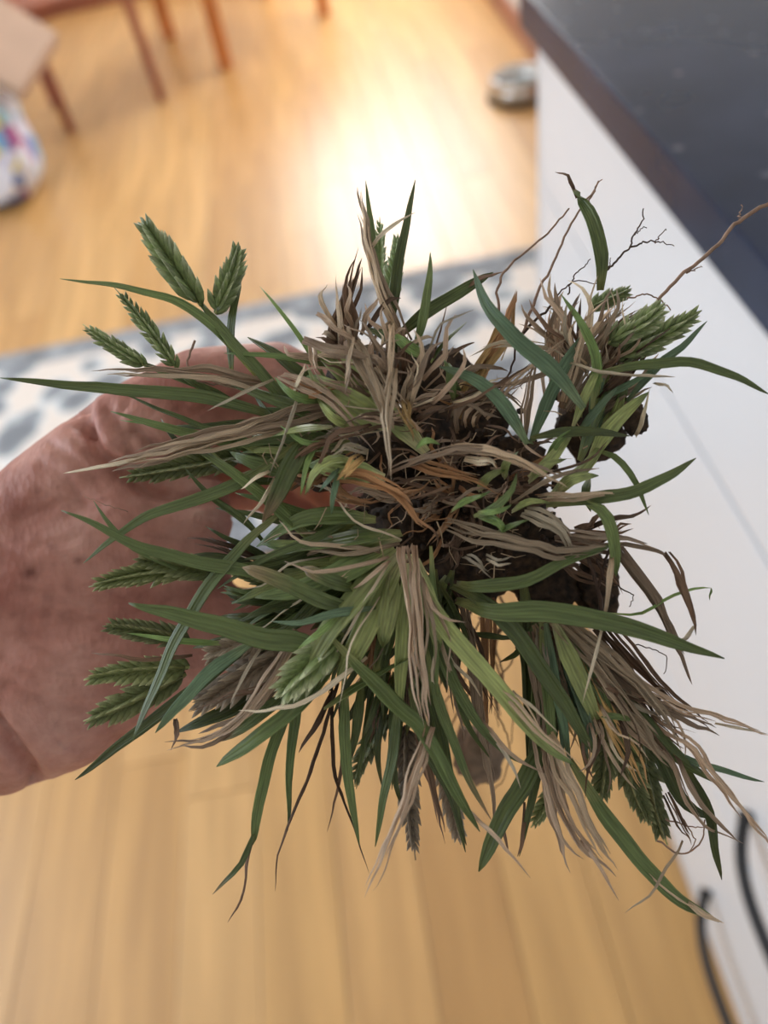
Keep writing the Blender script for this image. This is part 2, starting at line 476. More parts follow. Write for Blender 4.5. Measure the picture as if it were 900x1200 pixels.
# ================================================================== THE HAND
def skin_mat():
    m, nt, b = new_mat('skin')
    tc = N(nt, 'ShaderNodeTexCoord')
    n1 = N(nt, 'ShaderNodeTexNoise'); n1.inputs['Scale'].default_value = 38; n1.inputs['Detail'].default_value = 4
    n2 = N(nt, 'ShaderNodeTexNoise'); n2.inputs['Scale'].default_value = 240; n2.inputs['Detail'].default_value = 3
    for n in (n1, n2): nt.links.new(tc.outputs['Object'], n.inputs['Vector'])
    r = N(nt, 'ShaderNodeValToRGB'); e = r.color_ramp.elements
    e[0].position = .28; e[0].color = lin((156, 98, 86)); e[1].position = .72; e[1].color = lin((212, 166, 154))
    a = e.new(.5); a.color = lin((190, 136, 123))
    nt.links.new(n1.outputs['Fac'], r.inputs['Fac'])
    mx = N(nt, 'ShaderNodeMixRGB'); mx.blend_type = 'OVERLAY'; mx.inputs['Fac'].default_value = .22
    nt.links.new(r.outputs['Color'], mx.inputs['Color1']); nt.links.new(n2.outputs['Fac'], mx.inputs['Color2'])
    # a few brown age spots
    vo = N(nt, 'ShaderNodeTexVoronoi'); vo.inputs['Scale'].default_value = 42
    nt.links.new(tc.outputs['Object'], vo.inputs['Vector'])
    r2 = N(nt, 'ShaderNodeValToRGB')
    r2.color_ramp.elements[0].position = .10; r2.color_ramp.elements[1].position = .22
    r2.color_ramp.elements[0].color = (.18, .18, .18, 1); r2.color_ramp.elements[1].color = (0, 0, 0, 1)
    nt.links.new(vo.outputs['Distance'], r2.inputs['Fac'])
    m2 = N(nt, 'ShaderNodeMixRGB'); m2.inputs['Color2'].default_value = lin((126, 70, 58))
    nt.links.new(r2.outputs['Color'], m2.inputs['Fac']); nt.links.new(mx.outputs['Color'], m2.inputs['Color1'])
    at = N(nt, 'ShaderNodeAttribute'); at.attribute_name = 'age_spot'
    m5 = N(nt, 'ShaderNodeMixRGB'); m5.inputs['Color2'].default_value = lin((104, 56, 46))
    nt.links.new(at.outputs['Fac'], m5.inputs['Fac']); nt.links.new(m2.outputs['Color'], m5.inputs['Color1'])
    nt.links.new(m5.outputs['Color'], b.inputs['Base Color'])
    b.inputs['Roughness'].default_value = .6
    b.inputs['Specular IOR Level'].default_value = .35
    b.inputs['Subsurface Weight'].default_value = .15
    b.inputs['Subsurface Radius'].default_value = (1, .35, .2)
    b.inputs['Subsurface Scale'].default_value = .003
    # fine skin relief
    v2 = N(nt, 'ShaderNodeTexVoronoi'); v2.inputs['Scale'].default_value = 620
    mp = N(nt, 'ShaderNodeMapping'); mp.inputs['Scale'].default_value = (1, .45, .8)
    nt.links.new(tc.outputs['Object'], mp.inputs['Vector']); nt.links.new(mp.outputs['Vector'], v2.inputs['Vector'])
    n3 = N(nt, 'ShaderNodeTexNoise'); n3.inputs['Scale'].default_value = 95; n3.inputs['Detail'].default_value = 5
    mp3 = N(nt, 'ShaderNodeMapping'); mp3.inputs['Scale'].default_value = (.45, 1.5, 1.5)
    nt.links.new(tc.outputs['Object'], mp3.inputs['Vector']); nt.links.new(mp3.outputs['Vector'], n3.inputs['Vector'])
    ad = N(nt, 'ShaderNodeMath', operation='MULTIPLY_ADD'); ad.inputs[1].default_value = .25
    nt.links.new(v2.outputs['Distance'], ad.inputs[0]); nt.links.new(n3.outputs['Fac'], ad.inputs[2])
    bp = N(nt, 'ShaderNodeBump'); bp.inputs['Strength'].default_value = .5; bp.inputs['Distance'].default_value = .0016
    nt.links.new(ad.outputs[0], bp.inputs['Height']); nt.links.new(bp.outputs['Normal'], b.inputs['Normal'])
    return m

_t = bmesh.new(); bmesh.ops.create_icosphere(_t, subdivisions=3, radius=1)
ICO_V = np.array([v.co[:] for v in _t.verts]); _t.verts.index_update()
ICO_F = np.array([[v.index for v in f.verts] for f in _t.faces]); _t.free()
HV, HFc = [], []
def chain(bm, pts):
    """overlapping spheres along a chain of (px,py,depth,radius)"""
    for (a, b_) in zip(pts[:-1], pts[1:]):
        pa = P(*a[:3]); pb = P(*b_[:3]); ra, rb_ = a[3], b_[3]
        n = max(2, int((pb - pa).length / (min(ra, rb_) * .22)))
        for i in range(n + 1):
            t = i / n
            HFc.append(ICO_F + len(HV) * len(ICO_V))
            HV.append(ICO_V * (ra + (rb_ - ra) * t) + np.array(pa.lerp(pb, t)))
bm = None
# forearm, wrist, hand body
chain(bm, [(-560, 1030, .250, .037), (-330, 930, .252, .033), (-150, 815, .252, .029)])
chain(bm, [(-560, 960, .262, .034), (-330, 860, .264, .031), (-150, 745, .262, .028)])
chain(bm, [(-150, 800, .252, .029), (0, 745, .252, .030), (110, 650, .252, .0235)])
chain(bm, [(-150, 730, .258, .027), (0, 655, .254, .022), (90, 570, .2485, .0185), (152, 522, .2465, .0178)])
chain(bm, [(-150, 745, .275, .026), (0, 680, .275, .024), (150, 560, .268, .018)])
chain(bm, [(-140, 790, .285, .024), (0, 730, .292, .022), (140, 600, .288, .017)])
chain(bm, [(-130, 820, .290, .022), (0, 770, .304, .020), (130, 640, .304, .015)])
# index, middle, ring, little finger
chain(bm, [(152, 522, .2465, .0176), (235, 464, .246, .0150), (322, 447, .249, .0125), (350, 456, .254, .0118), (395, 510, .272, .0108), (410, 545, .281, .0102), (418, 600, .283, .0088)])
chain(bm, [(150, 560, .268, .017), (240, 500, .268, .0145), (330, 480, .273, .0125), (405, 540, .290, .011), (418, 590, .294, .0105), (405, 650, .290, .009)])
chain(bm, [(140, 600, .288, .016), (230, 540, .290, .014), (320, 515, .294, .0122), (400, 575, .308, .0108), (410, 625, .308, .010), (395, 680, .302, .0088)])
chain(bm, [(130, 640, .304, .0145), (210, 590, .308, .012), (300, 565, .312, .0105), (375, 610, .322, .0095), (385, 650, .320, .009), (370, 700, .314, .0078)])
# thumb: ball, knuckle, tip
chain(bm, [(-110, 830, .247, .026), (0, 822, .246, .0285), (60, 806, .2455, .0270), (115, 782, .246, .0235), (175, 758, .247, .0195), (250, 742, .250, .0155), (310, 738, .253, .0132), (345, 736, .256, .0130), (400, 728, .262, .0105)])
# skin between thumb and forefinger
chain(bm, [(20, 690, .250, .024), (120, 640, .248, .0195), (218, 612, .2485, .0135)])
chain(bm, [(60, 720, .249, .024), (150, 690, .249, .0185), (220, 664, .2505, .0145)])
chain(bm, [(150, 600, .248, .0175), (228, 590, .2500, .0118)])
me = bpy.data.meshes.new('hand_raw'); me.from_pydata(np.concatenate(HV).tolist(), [], np.concatenate(HFc).tolist()); me.update()
tmp = bpy.data.objects.new('hand_raw', me); COL.objects.link(tmp)
md = tmp.modifiers.new('r', 'REMESH'); md.mode = 'VOXEL'; md.voxel_size = .0012
ms = tmp.modifiers.new('s', 'SMOOTH'); ms.iterations = 34; ms.factor = .5
dg = bpy.context.evaluated_depsgraph_get()
hme = bpy.data.meshes.new_from_object(tmp.evaluated_get(dg))
bpy.data.objects.remove(tmp); bpy.data.meshes.remove(me)
nv = len(hme.vertices)
co = np.empty(nv * 3); hme.vertices.foreach_get('co', co); co = co.reshape(-1, 3)
no_ = np.empty(nv * 3); hme.vertices.foreach_get('normal', no_); no_ = no_.reshape(-1, 3)
Rm = np.array(ROT)
cl_ = (co - np.array(CAM)) @ Rm
pxs = 450 + FPX * cl_[:, 0] / -cl_[:, 2]; pys = 600 - FPX * cl_[:, 1] / -cl_[:, 2]
vis = np.einsum('ij,ij->i', no_, (np.array(CAM) - co) / np.linalg.norm(np.array(CAM) - co, axis=1)[:, None]) > -.15
vis &= (-cl_[:, 2]) < .275
def pdist(poly):
    best = np.full(nv, 1e9)
    for (a, b_) in zip(poly[:-1], poly[1:]):
        a = np.array(a, float); d = np.array(b_, float) - a
        t = np.clip(((pxs - a[0]) * d[0] + (pys - a[1]) * d[1]) / (d @ d), 0, 1)
        best = np.minimum(best, np.hypot(pxs - a[0] - t * d[0], pys - a[1] - t * d[1]))
    return best
disp = np.zeros(nv)
# folds and creases of the skin (a line along the surface, depth, half width)
for poly, dep, w in (
    ([(92, 496), (112, 530), (140, 552), (178, 575), (220, 584), (275, 578)], .0036, 10),
    ([(100, 470), (97, 503)], .0018, 8), ([(125, 480), (150, 515), (160, 545)], .0014, 7),
    ([(158, 503), (182, 524), (225, 545), (270, 552)], .0028, 8),
    ([(205, 470), (225, 510)], .0008, 6),
    ([(-10, 842), (18, 880), (42, 916)], .0034, 9),
    ([(150, 626), (210, 628), (275, 634)], .0006, 3),
    ([(0, 770), (40, 788), (90, 795)], .0009, 7), ([(30, 745), (80, 768), (140, 776)], .0008, 7),
    ([(60, 720), (120, 735), (190, 738)], .0008, 7), ([(40, 690), (90, 705), (150, 706)], .0007, 6),
    ([(10, 800), (60, 826), (110, 832)], .0008, 7), ([(70, 850), (110, 842), (160, 820)], .0009, 7),
    ([(20, 610), (70, 590), (120, 592)], .0006, 6), ([(40, 640), (90, 630), (140, 640)], .0006, 6),
    ([(50, 545), (80, 560), (100, 590)], .0006, 6), ([(60, 520), (90, 540), (125, 575)], .0008, 6),
    ([(190, 600), (240, 606), (272, 604)], .0005, 4), ([(0, 640), (40, 660), (110, 668)], .0006, 7)):
    disp -= 1.45 * dep * np.exp(-(pdist(poly) / w) ** 2)
crng = random.Random(5)
for i in range(70):                       # fine wrinkles following the pull of the skin
    x0 = crng.uniform(0, 240); y0 = crng.uniform(480, 880)
    an = -.35 + (y0 - 680) / 500 + crng.uniform(-.35, .35); L_ = crng.uniform(20, 60)
    disp -= crng.uniform(.00015, .00042) * np.exp(-(pdist([(x0, y0), (x0 + math.cos(an) * L_ * .5, y0 + math.sin(an) * L_ * .5 + 3), (x0 + math.cos(an) * L_, y0 + math.sin(an) * L_)]) / 3.2) ** 2)
disp += .0022 * np.exp(-(pdist([(125, 585), (180, 606), (250, 612)]) / 22) ** 2)      # swollen edge of the web
disp[~vis] = 0
rs = np.zeros(nv)
for i in range(nv):
    c = co[i]
    rs[i] = .0006 * noise.noise(Vector((c[0] * 60, c[1] * 60, c[2] * 60))) + .00030 * noise.noise(Vector((c[0] * 190, c[1] * 190, c[2] * 190)))
co += no_ * (disp + rs)[:, None]
wrist = P(-150, 790, .26)
co -= np.array(wrist)
hme.vertices.foreach_set('co', co.ravel())
for p in hme.polygons: p.use_smooth = True
hme.update()
hme.materials.clear()
# brown age spots and reddened skin over the knuckle, as a vertex layer
spot = np.zeros(nv)
for sx_, sy_, rr, st_ in ((35, 671, 9, .9), (92, 657, 6, .7), (28, 690, 6, .4), (60, 640, 5, .4), (110, 560, 5, .3), (15, 720, 7, .35), (75, 605, 5, .3), (45, 575, 4, .4), (130, 690, 5, .3)):
    spot = np.maximum(spot, st_ * np.exp(-(((pxs - sx_) / rr) ** 2 + ((pys - sy_) / (rr * .75)) ** 2)))
spot[~vis] = 0
at = hme.attributes.new('age_spot', 'FLOAT', 'POINT'); at.data.foreach_set('value', spot)
hand = obj('hand', hme, skin_mat(), None, wrist)
tag(hand, 'bare hand and wrist reaching in from the left, gripping the weed clump', 'hand')
M_nail = plain('fingernail', (226, 176, 166), .25, noise_scale=60, amt=.05)
def nail(a, b_, r, out):
    """curved plate on the back of the last finger joint"""
    pa, pb = P(*a), P(*b_); t = (pb - pa).normalized()
    o_ = (out - t * out.dot(t)).normalized(); s = t.cross(o_)
    vs, fs = [], []
    nu, nw = 7, 6
    for layer in (0, 1):
        for j in range(nw):
            v = j / (nw - 1); c = pa.lerp(pb, .35 + .62 * v)
            half = .75 * (1 - .25 * (1 - v) ** 2)
            for i in range(nu):
                an = (-1 + 2 * i / (nu - 1)) * half
                vs.append(c + (s * math.sin(an) + o_ * math.cos(an)) * (r * (1.03 + .05 * layer)) - wrist)
    for layer in (0, 1):
        for j in range(nw - 1):
            for i in range(nu - 1):
                k = layer * nu * nw + j * nu + i
                q = (k, k + 1, k + nu + 1, k + nu)
                fs.append(q if layer else q[::-1])
    rim = [i for i in range(nu)] + [j * nu + nu - 1 for j in range(1, nw)] + [(nw - 1) * nu + i for i in range(nu - 2, -1, -1)] + [j * nu for j in range(nw - 2, 0, -1)]
    for a_, c_ in zip(rim, rim[1:] + rim[:1]):
        fs.append((a_, c_, c_ + nu * nw, a_ + nu * nw))
    m_ = bpy.data.meshes.new('fingernail'); m_.from_pydata([tuple(v) for v in vs], [], fs); m_.update()
    for p in m_.polygons: p.use_smooth = True
    obj('fingernail', m_, M_nail, hand)
away = ROT @ Vector((.7, .1, -.7)); near = ROT @ Vector((0, -.7, .6))
nail((345, 736, .256), (400, 728, .262), .0112, near)
nail((410, 545, .281), (418, 600, .283), .0092, away)
nail((418, 590, .294), (405, 650, .290), .0094, away)
nail((410, 625, .308), (395, 680, .302), .0092, away)
nail((385, 650, .320), (370, 700, .314), .0082, away)

# ================================================================== THE WEED CLUMP
def leaf_mat(name, cb, cm, ct, tip=.8, rough=.38, trans=.16, veins=.13, vary=.30):
    m, nt, b = new_mat(name)
    uv = N(nt, 'ShaderNodeUVMap'); sx = N(nt, 'ShaderNodeSeparateXYZ')
    nt.links.new(uv.outputs['UV'], sx.inputs[0])
    tc = N(nt, 'ShaderNodeTexCoord')
    no = N(nt, 'ShaderNodeTexNoise'); no.inputs['Scale'].default_value = 170; no.inputs['Detail'].default_value = 4
    nt.links.new(tc.outputs['Object'], no.inputs['Vector'])
    ad = N(nt, 'ShaderNodeMath', operation='MULTIPLY_ADD'); ad.inputs[1].default_value = .30
    su = N(nt, 'ShaderNodeMath', operation='SUBTRACT'); su.inputs[1].default_value = .5
    nt.links.new(no.outputs['Fac'], su.inputs[0]); nt.links.new(su.outputs[0], ad.inputs[0]); nt.links.new(sx.outputs[1], ad.inputs[2])
    r = N(nt, 'ShaderNodeValToRGB'); e = r.color_ramp.elements
    e[0].position = 0; e[0].color = lin(cb); e[1].position = 1; e[1].color = lin(ct)
    a = e.new(.22); a.color = lin(cm); a = e.new(tip); a.color = lin(cm)
    nt.links.new(ad.outputs[0], r.inputs['Fac'])
    # long veins across the blade
    mu = N(nt, 'ShaderNodeMath', operation='MULTIPLY'); mu.inputs[1].default_value = 34
    nt.links.new(sx.outputs[0], mu.inputs[0])
    sn = N(nt, 'ShaderNodeMath', operation='SINE'); nt.links.new(mu.outputs[0], sn.inputs[0])
    mr = N(nt, 'ShaderNodeMapRange'); mr.inputs[1].default_value = -1; mr.inputs[2].default_value = 1
    mr.inputs[3].default_value = 1 - veins; mr.inputs[4].default_value = 1 + veins * .6
    nt.links.new(sn.outputs[0], mr.inputs[0])
    oi = N(nt, 'ShaderNodeObjectInfo')
    m3 = N(nt, 'ShaderNodeMapRange'); m3.inputs[3].default_value = 1 - vary; m3.inputs[4].default_value = 1 + vary
    nt.links.new(oi.outputs['Random'], m3.inputs[0])
    n4 = N(nt, 'ShaderNodeTexNoise'); n4.inputs['Scale'].default_value = 1.0; n4.inputs['Detail'].default_value = 2
    mp4 = N(nt, 'ShaderNodeMapping'); mp4.inputs['Scale'].default_value = (7, 5, 1)
    cmb = N(nt, 'ShaderNodeCombineXYZ'); nt.links.new(oi.outputs['Random'], cmb.inputs[2])
    sc4 = N(nt, 'ShaderNodeVectorMath', operation='SCALE'); sc4.inputs['Scale'].default_value = 60
    nt.links.new(cmb.outputs[0], sc4.inputs[0])
    nt.links.new(uv.outputs['UV'], mp4.inputs['Vector'])
    av4 = N(nt, 'ShaderNodeVectorMath', operation='ADD'); nt.links.new(mp4.outputs[0], av4.inputs[0]); nt.links.new(sc4.outputs[0], av4.inputs[1])
    nt.links.new(av4.outputs[0], n4.inputs['Vector'])
    m4 = N(nt, 'ShaderNodeMapRange'); m4.inputs[1].default_value = .3; m4.inputs[2].default_value = .7
    m4.inputs[3].default_value = .70; m4.inputs[4].default_value = 1.28
    nt.links.new(n4.outputs['Fac'], m4.inputs[0])
    q = N(nt, 'ShaderNodeMath', operation='MULTIPLY'); nt.links.new(mr.outputs[0], q.inputs[0]); nt.links.new(m3.outputs[0], q.inputs[1])
    q2 = N(nt, 'ShaderNodeMath', operation='MULTIPLY'); nt.links.new(q.outputs[0], q2.inputs[0]); nt.links.new(m4.outputs[0], q2.inputs[1])
    vm = N(nt, 'ShaderNodeVectorMath', operation='SCALE')
    nt.links.new(r.outputs['Color'], vm.inputs[0]); nt.links.new(q2.outputs[0], vm.inputs['Scale'])
    nt.links.new(vm.outputs[0], b.inputs['Base Color'])
    b.inputs['Roughness'].default_value = rough
    bp = N(nt, 'ShaderNodeBump'); bp.inputs['Strength'].default_value = .3; bp.inputs['Distance'].default_value = .0002
    nt.links.new(sn.outputs[0], bp.inputs['Height']); nt.links.new(bp.outputs['Normal'], b.inputs['Normal'])
    if trans:
        tr = N(nt, 'ShaderNodeBsdfTranslucent'); nt.links.new(vm.outputs[0], tr.inputs['Color'])
        mi = N(nt, 'ShaderNodeMixShader'); mi.inputs[0].default_value = trans
        nt.links.new(b.outputs[0], mi.inputs[1]); nt.links.new(tr.outputs[0], mi.inputs[2])
        nt.links.new(mi.outputs[0], nt.nodes['Material Output'].inputs['Surface'])
    return m
MG = {
 'g': leaf_mat('leaf_green', (168, 172, 112), (110, 128, 76), (102, 118, 68)),
 'd': leaf_mat('leaf_dark_green', (132, 138, 74), (86, 100, 54), (80, 90, 48)),
 'b': leaf_mat('leaf_blue_green', (150, 170, 128), (112, 140, 108), (104, 128, 96)),
 'l': leaf_mat('leaf_light_green', (188, 194, 136), (136, 164, 96), (122, 150, 84)),
 'h': leaf_mat('leaf_sheath', (224, 220, 170), (164, 176, 112), (110, 132, 80), vary=.25, veins=.14, rough=.34),
 'y': leaf_mat('leaf_green_browning', (150, 158, 98), (108, 124, 74), (172, 144, 112), tip=.62),
 't': leaf_mat('straw_tan', (178, 152, 120), (206, 184, 156), (200, 178, 152), vary=.45, rough=.7, trans=.15, veins=.18),
 'p': leaf_mat('straw_pale', (204, 186, 154), (228, 214, 188), (214, 198, 172), vary=.45, rough=.7, trans=.15, veins=.12),
 'r': leaf_mat('straw_grey', (160, 132, 108), (192, 168, 144), (186, 164, 146), vary=.45, rough=.75, trans=.12, veins=.2),
 'k': leaf_mat('withered_dark', (98, 74, 56), (126, 100, 80), (116, 92, 76), vary=.45, rough=.75, trans=.1, veins=.2),
 'o': leaf_mat('withered_orange', (134, 90, 60), (182, 136, 94), (176, 136, 102), rough=.65, trans=.15, veins=.22),
 'w': leaf_mat('straw_yellow', (158, 122, 74), (216, 180, 120), (202, 158, 116), rough=.65, trans=.15, veins=.2),
 's': leaf_mat('spikelet_green', (84, 100, 58), (134, 152, 98), (222, 226, 190), tip=.5, veins=.0, vary=.3, trans=.15),
 'sb': leaf_mat('spikelet_dark', (66, 74, 40), (104, 114, 66), (186, 190, 140), tip=.5, veins=.0, vary=.35, trans=.15),
 'sd': leaf_mat('spikelet_dry', (92, 78, 62), (140, 124, 104), (204, 188, 164), tip=.5, veins=.0, vary=.35, trans=.1),
}
DRY = set('tprkow')
BASE = P(490, 640, .262)
weed = empty('weed_clump', BASE)
tag(weed, 'uprooted clump of green grassy weed with seed heads, straw and soil in the hand', 'plant')
prng = random.Random(21)

def smooth_pts(pts, n):
    """Catmull-Rom through the given points"""
    out = []
    m = len(pts)
    if m == 2:
        return [pts[0].lerp(pts[1], i / (n - 1)) for i in range(n)]
    # spacing by arc length
    L_ = [0]
    for a, b_ in zip(pts[:-1], pts[1:]): L_.append(L_[-1] + (b_ - a).length)
    for i in range(n):
        s = L_[-1] * i / (n - 1)
        k = 0
        while k < m - 2 and L_[k + 1] < s: k += 1
        t = (s - L_[k]) / max(1e-9, L_[k + 1] - L_[k])
        p0 = pts[k - 1] if k > 0 else pts[k] * 2 - pts[k + 1]
        p1, p2 = pts[k], pts[k + 1]
        p3 = pts[k + 2] if k + 2 < m else pts[k + 1] * 2 - pts[k]
        out.append(.5 * ((2 * p1) + (p2 - p0) * t + (2 * p0 - 5 * p1 + 4 * p2 - p3) * t * t + (3 * p1 - p0 - 3 * p2 + p3) * t ** 3))
    return out

def world_path(pts, d0, d1, bow=0.0):
    n = len(pts); out = []
    for i, p in enumerate(pts):
        t = i / (n - 1)
        d = p[2] if len(p) > 2 else d0 + (d1 - d0) * t - bow * math.sin(math.pi * t)
        out.append(P(p[0], p[1], d))
    return out

def ribbon_data(W, width, roll=(0, 0), fold=.35, tipp=2.2, base=.6, jag=0.0, th=.00022, blunt=0.0):
    """grass blade: a folded strip with thickness along the points W, width in metres"""
    n = len(W)
    cu = 5
    vs, uvs, fs = [], [], []
    prevS = None
    for i in range(n):
        t = i / (n - 1)
        a = W[max(0, i - 1)]; b_ = W[min(n - 1, i + 1)]
        T_ = (b_ - a).normalized()
        V = (CAM + Vector((0, .02, .12)) - W[i]).normalized()
        S = T_.cross(V)
        if S.length < .15 and prevS is not None: S = prevS - T_ * prevS.dot(T_)
        S.normalize()
        if prevS is not None and S.dot(prevS) < 0: S = -S
        prevS = S.copy()
        Nn = S.cross(T_)
        if Nn.dot(V) < 0: Nn = -Nn
        r = roll[0] + (roll[1] - roll[0]) * t
        S2 = S * math.cos(r) + Nn * math.sin(r); N2 = Nn * math.cos(r) - S * math.sin(r)
        w = min(1, base + (1 - base) * t / .3) * max(blunt, (1 - t ** tipp) ** .75)
        w = max(w, .05) * width * .5
        if jag: w *= 1 + jag * prng.uniform(-1, 1)
        th_ = min(th, w * .5)
        for layer in (0, 1):
            for k in range(cu):
                u = -1 + 2 * k / (cu - 1)
                vs.append(W[i] + S2 * (u * w) + N2 * (abs(u) * w * fold - layer * th_) - BASE)
                uvs.append((u * .5 + .5, t))
    st = cu * 2
    for i in range(n - 1):
        o = i * st; q = o + st
        for k in range(cu - 1):
            fs.append((o + k, o + k + 1, q + k + 1, q + k))
            fs.append((o + cu + k, q + cu + k, q + cu + k + 1, o + cu + k + 1))
        fs.append((o, q, q + cu, o + cu)); fs.append((o + cu - 1, o + st - 1, q + st - 1, q + cu - 1))
    fs.append(tuple(range(cu)[::-1]) + tuple(range(cu, st)))
    e_ = (n - 1) * st
    fs.append(tuple(e_ + k for k in range(cu)) + tuple(e_ + k for k in range(st - 1, cu - 1, -1)))
    return vs, uvs, fs

def ribbon_obj(name, datas, mat):
    V_, U_, F_ = [], [], []
    for vs, uvs, fs in datas:
        o = len(V_); V_ += [tuple(v) for v in vs]; U_ += uvs; F_ += [tuple(o + i for i in f) for f in fs]
    me = bpy.data.meshes.new(name)
    me.from_pydata(V_, [], F_); me.update()
    ul = me.uv_layers.new(name='UVMap')
    ul.data.foreach_set('uv', [c for l in me.loops for c in U_[l.vertex_index]])
    for p in me.polygons: p.use_smooth = True
    return obj(name, me, mat, weed)

def wob(W, amp, f=.45):
    ph = prng.uniform(0, 50)
    return [p + Vector((noise.noise(Vector((i * f, ph, 0))), noise.noise(Vector((i * f, ph, 9))), noise.noise(Vector((i * f, ph, 19))))) * amp for i, p in enumerate(W)]

def blade(kind, w, pts, d0=.203, d1=.203, bow=.004, roll=None, **kw):
    mx = sum(math.hypot(b_[0] - a[0], b_[1] - a[1]) for a, b_ in zip(pts[:-1], pts[1:]))
    n = max(8, min(26, int(mx / 11)))
    W = smooth_pts(world_path(pts, d0, d1, bow), n)
    dry = kind in DRY
    wm = w * (d0 + d1) / 2 / FPX
    if dry:
        kw.setdefault('jag', .16)
        W = wob(W, .0006 if w > 6 else .0004)
        if roll is None:
            a = prng.uniform(-.9, .9); roll = (a, a + prng.uniform(-1.2, 1.2))
        kw.pop('fold', None)
        if w < 9:
            return ribbon_obj(kw.pop('name', 'straw'), [ribbon_data(W, wm * .95, roll, fold=prng.uniform(.2, .8), **{k: v for k, v in kw.items() if k != 'name'})], MG[kind])
        # an old leaf, split lengthwise into frayed strips
        ns = 3 if w < 15 else (4 if w < 21 else 5)
        datas = []
        T_ = (W[-1] - W[0]).normalized(); V = (CAM - W[0]).normalized(); S = T_.cross(V).normalized()
        for q in range(ns):
            off = ((q + .5) / ns - .5) * wm * .95
            cut = prng.uniform(.72, 1.0) if q != ns // 2 else 1
            m_ = max(6, int(len(W) * cut))
            Wq = []
            for i, p in enumerate(W[:m_]):
                t = i / (len(W) - 1)
                env = 1 - .55 * t ** 3 + .25 * math.sin(t * 9 + q * 2)
                Wq.append(p + S * off * env - V * prng.uniform(-.0002, .0002) + V * (.0009 * math.sin(q * 2.1)))
            Wq = wob(Wq, .0008, .35)
            a = prng.uniform(-1, 1)
            k2 = dict(kw); k2['tipp'] = min(k2.get('tipp', 2.2), 5)
            datas.append(ribbon_data(Wq, wm / ns * prng.uniform(1.0, 1.7), (a, a + prng.uniform(-1.3, 1.3)), fold=prng.uniform(.2, .9), **k2))
        return ribbon_obj('dry_blade', datas, MG[kind])
    kw.setdefault('fold', prng.uniform(.25, .6))
    if roll is None:
        a = prng.uniform(-.6, .6); roll = (a, a + prng.uniform(-.5, .5))
    W = wob(W, .0004, .25)
    kw.setdefault('jag', .03)
    kw.setdefault('base', .35)
    return ribbon_obj('leaf_sheath' if kind == 'h' else 'leaf_blade', [ribbon_data(W, wm * (.98 if kind == 'h' else .94), roll, **kw)], MG[kind])

# ---- soil
def soil_mat():
    m, nt, b = new_mat('dark_soil')
    tc = N(nt, 'ShaderNodeTexCoord')
    no = N(nt, 'ShaderNodeTexNoise'); no.inputs['Scale'].default_value = 420; no.inputs['Detail'].default_value = 6
    nt.links.new(tc.outputs['Object'], no.inputs['Vector'])
    r = N(nt, 'ShaderNodeValToRGB'); e = r.color_ramp.elements
    e[0].position = .35; e[0].color = lin((30, 22, 16)); e[1].position = .75; e[1].color = lin((84, 64, 46))
    nt.links.new(no.outputs['Fac'], r.inputs['Fac']); nt.links.new(r.outputs['Color'], b.inputs['Base Color'])
    b.inputs['Roughness'].default_value = .9
    bp = N(nt, 'ShaderNodeBump'); bp.inputs['Strength'].default_value = .9; bp.inputs['Distance'].default_value = .001
    nt.links.new(no.outputs['Fac'], bp.inputs['Height']); nt.links.new(bp.outputs['Normal'], b.inputs['Normal'])
    return m
M_soil = soil_mat()
def clod(px, py, d, rx, ry, rz, seed, name='soil_clod', mat=M_soil, sub=4):
    c = P(px, py, d); bm = bmesh.new()
    bmesh.ops.create_icosphere(bm, subdivisions=sub, radius=1)
    off = Vector((seed * 3.7, seed * 1.3, seed * 7.1))
    for v in bm.verts:
        q = v.co.copy()
        s = 1 + .28 * noise.noise(q * 1.7 + off) + .16 * noise.noise(q * 5 + off) + .08 * noise.noise(q * 13 + off)
        v.co = ROT @ Vector((q.x * rx, q.y * ry, q.z * rz)) * s + c - BASE
    return obj(name, mesh_of(bm, name, True), mat, weed)
clod(500, 590, .246, .021, .020, .017, 1, 'root_ball', sub=5)
clod(530, 500, .226, .014, .012, .009, 2)
clod(470, 620, .222, .009, .008, .007, 5)
clod(610, 640, .226, .016, .010, .009, 3)
clod(585, 590, .223, .014, .010, .008, 8)
clod(692, 500, .226, .009, .010, .007, 4)
clod(744, 492, .218, .0034, .0042, .003, 6)
clod(370, 640, .232, .011, .006, .006, 7)
clod(700, 690, .226, .006, .010, .005, 9)
clod(640, 690, .228, .010, .007, .006, 10)
clod(430, 450, .222, .012, .010, .008, 11)
clod(450, 525, .222, .011, .009, .007, 12)
clod(555, 655, .225, .015, .008, .007, 13)
clod(600, 545, .223, .009, .008, .006, 14)
clod(510, 450, .224, .012, .010, .007, 16)
clod(640, 745, .226, .008, .012, .006, 17)
clod(545, 685, .228, .012, .006, .006, 18)
clod(378, 548, .224, .011, .006, .006, 19)
# loose soil crumbs: nobody could count them
bm = bmesh.new()
for i in range(420):
    px = max(420, min(650, prng.gauss(540, 60))); py = max(470, min(670, prng.gauss(585, 45)))
    rad = prng.uniform(.0004, .0013)
    bmesh.ops.create_icosphere(bm, subdivisions=1, radius=rad, matrix=Matrix.Translation(P(px, py, .2165 + prng.uniform(-.004, .006)) - BASE) @ Matrix.Diagonal((1, prng.uniform(.6, 1.3), prng.uniform(.6, 1.2), 1)))
tag(obj('soil_crumbs', mesh_of(bm, 'soil_crumbs', True), M_soil, weed), kind='stuff')

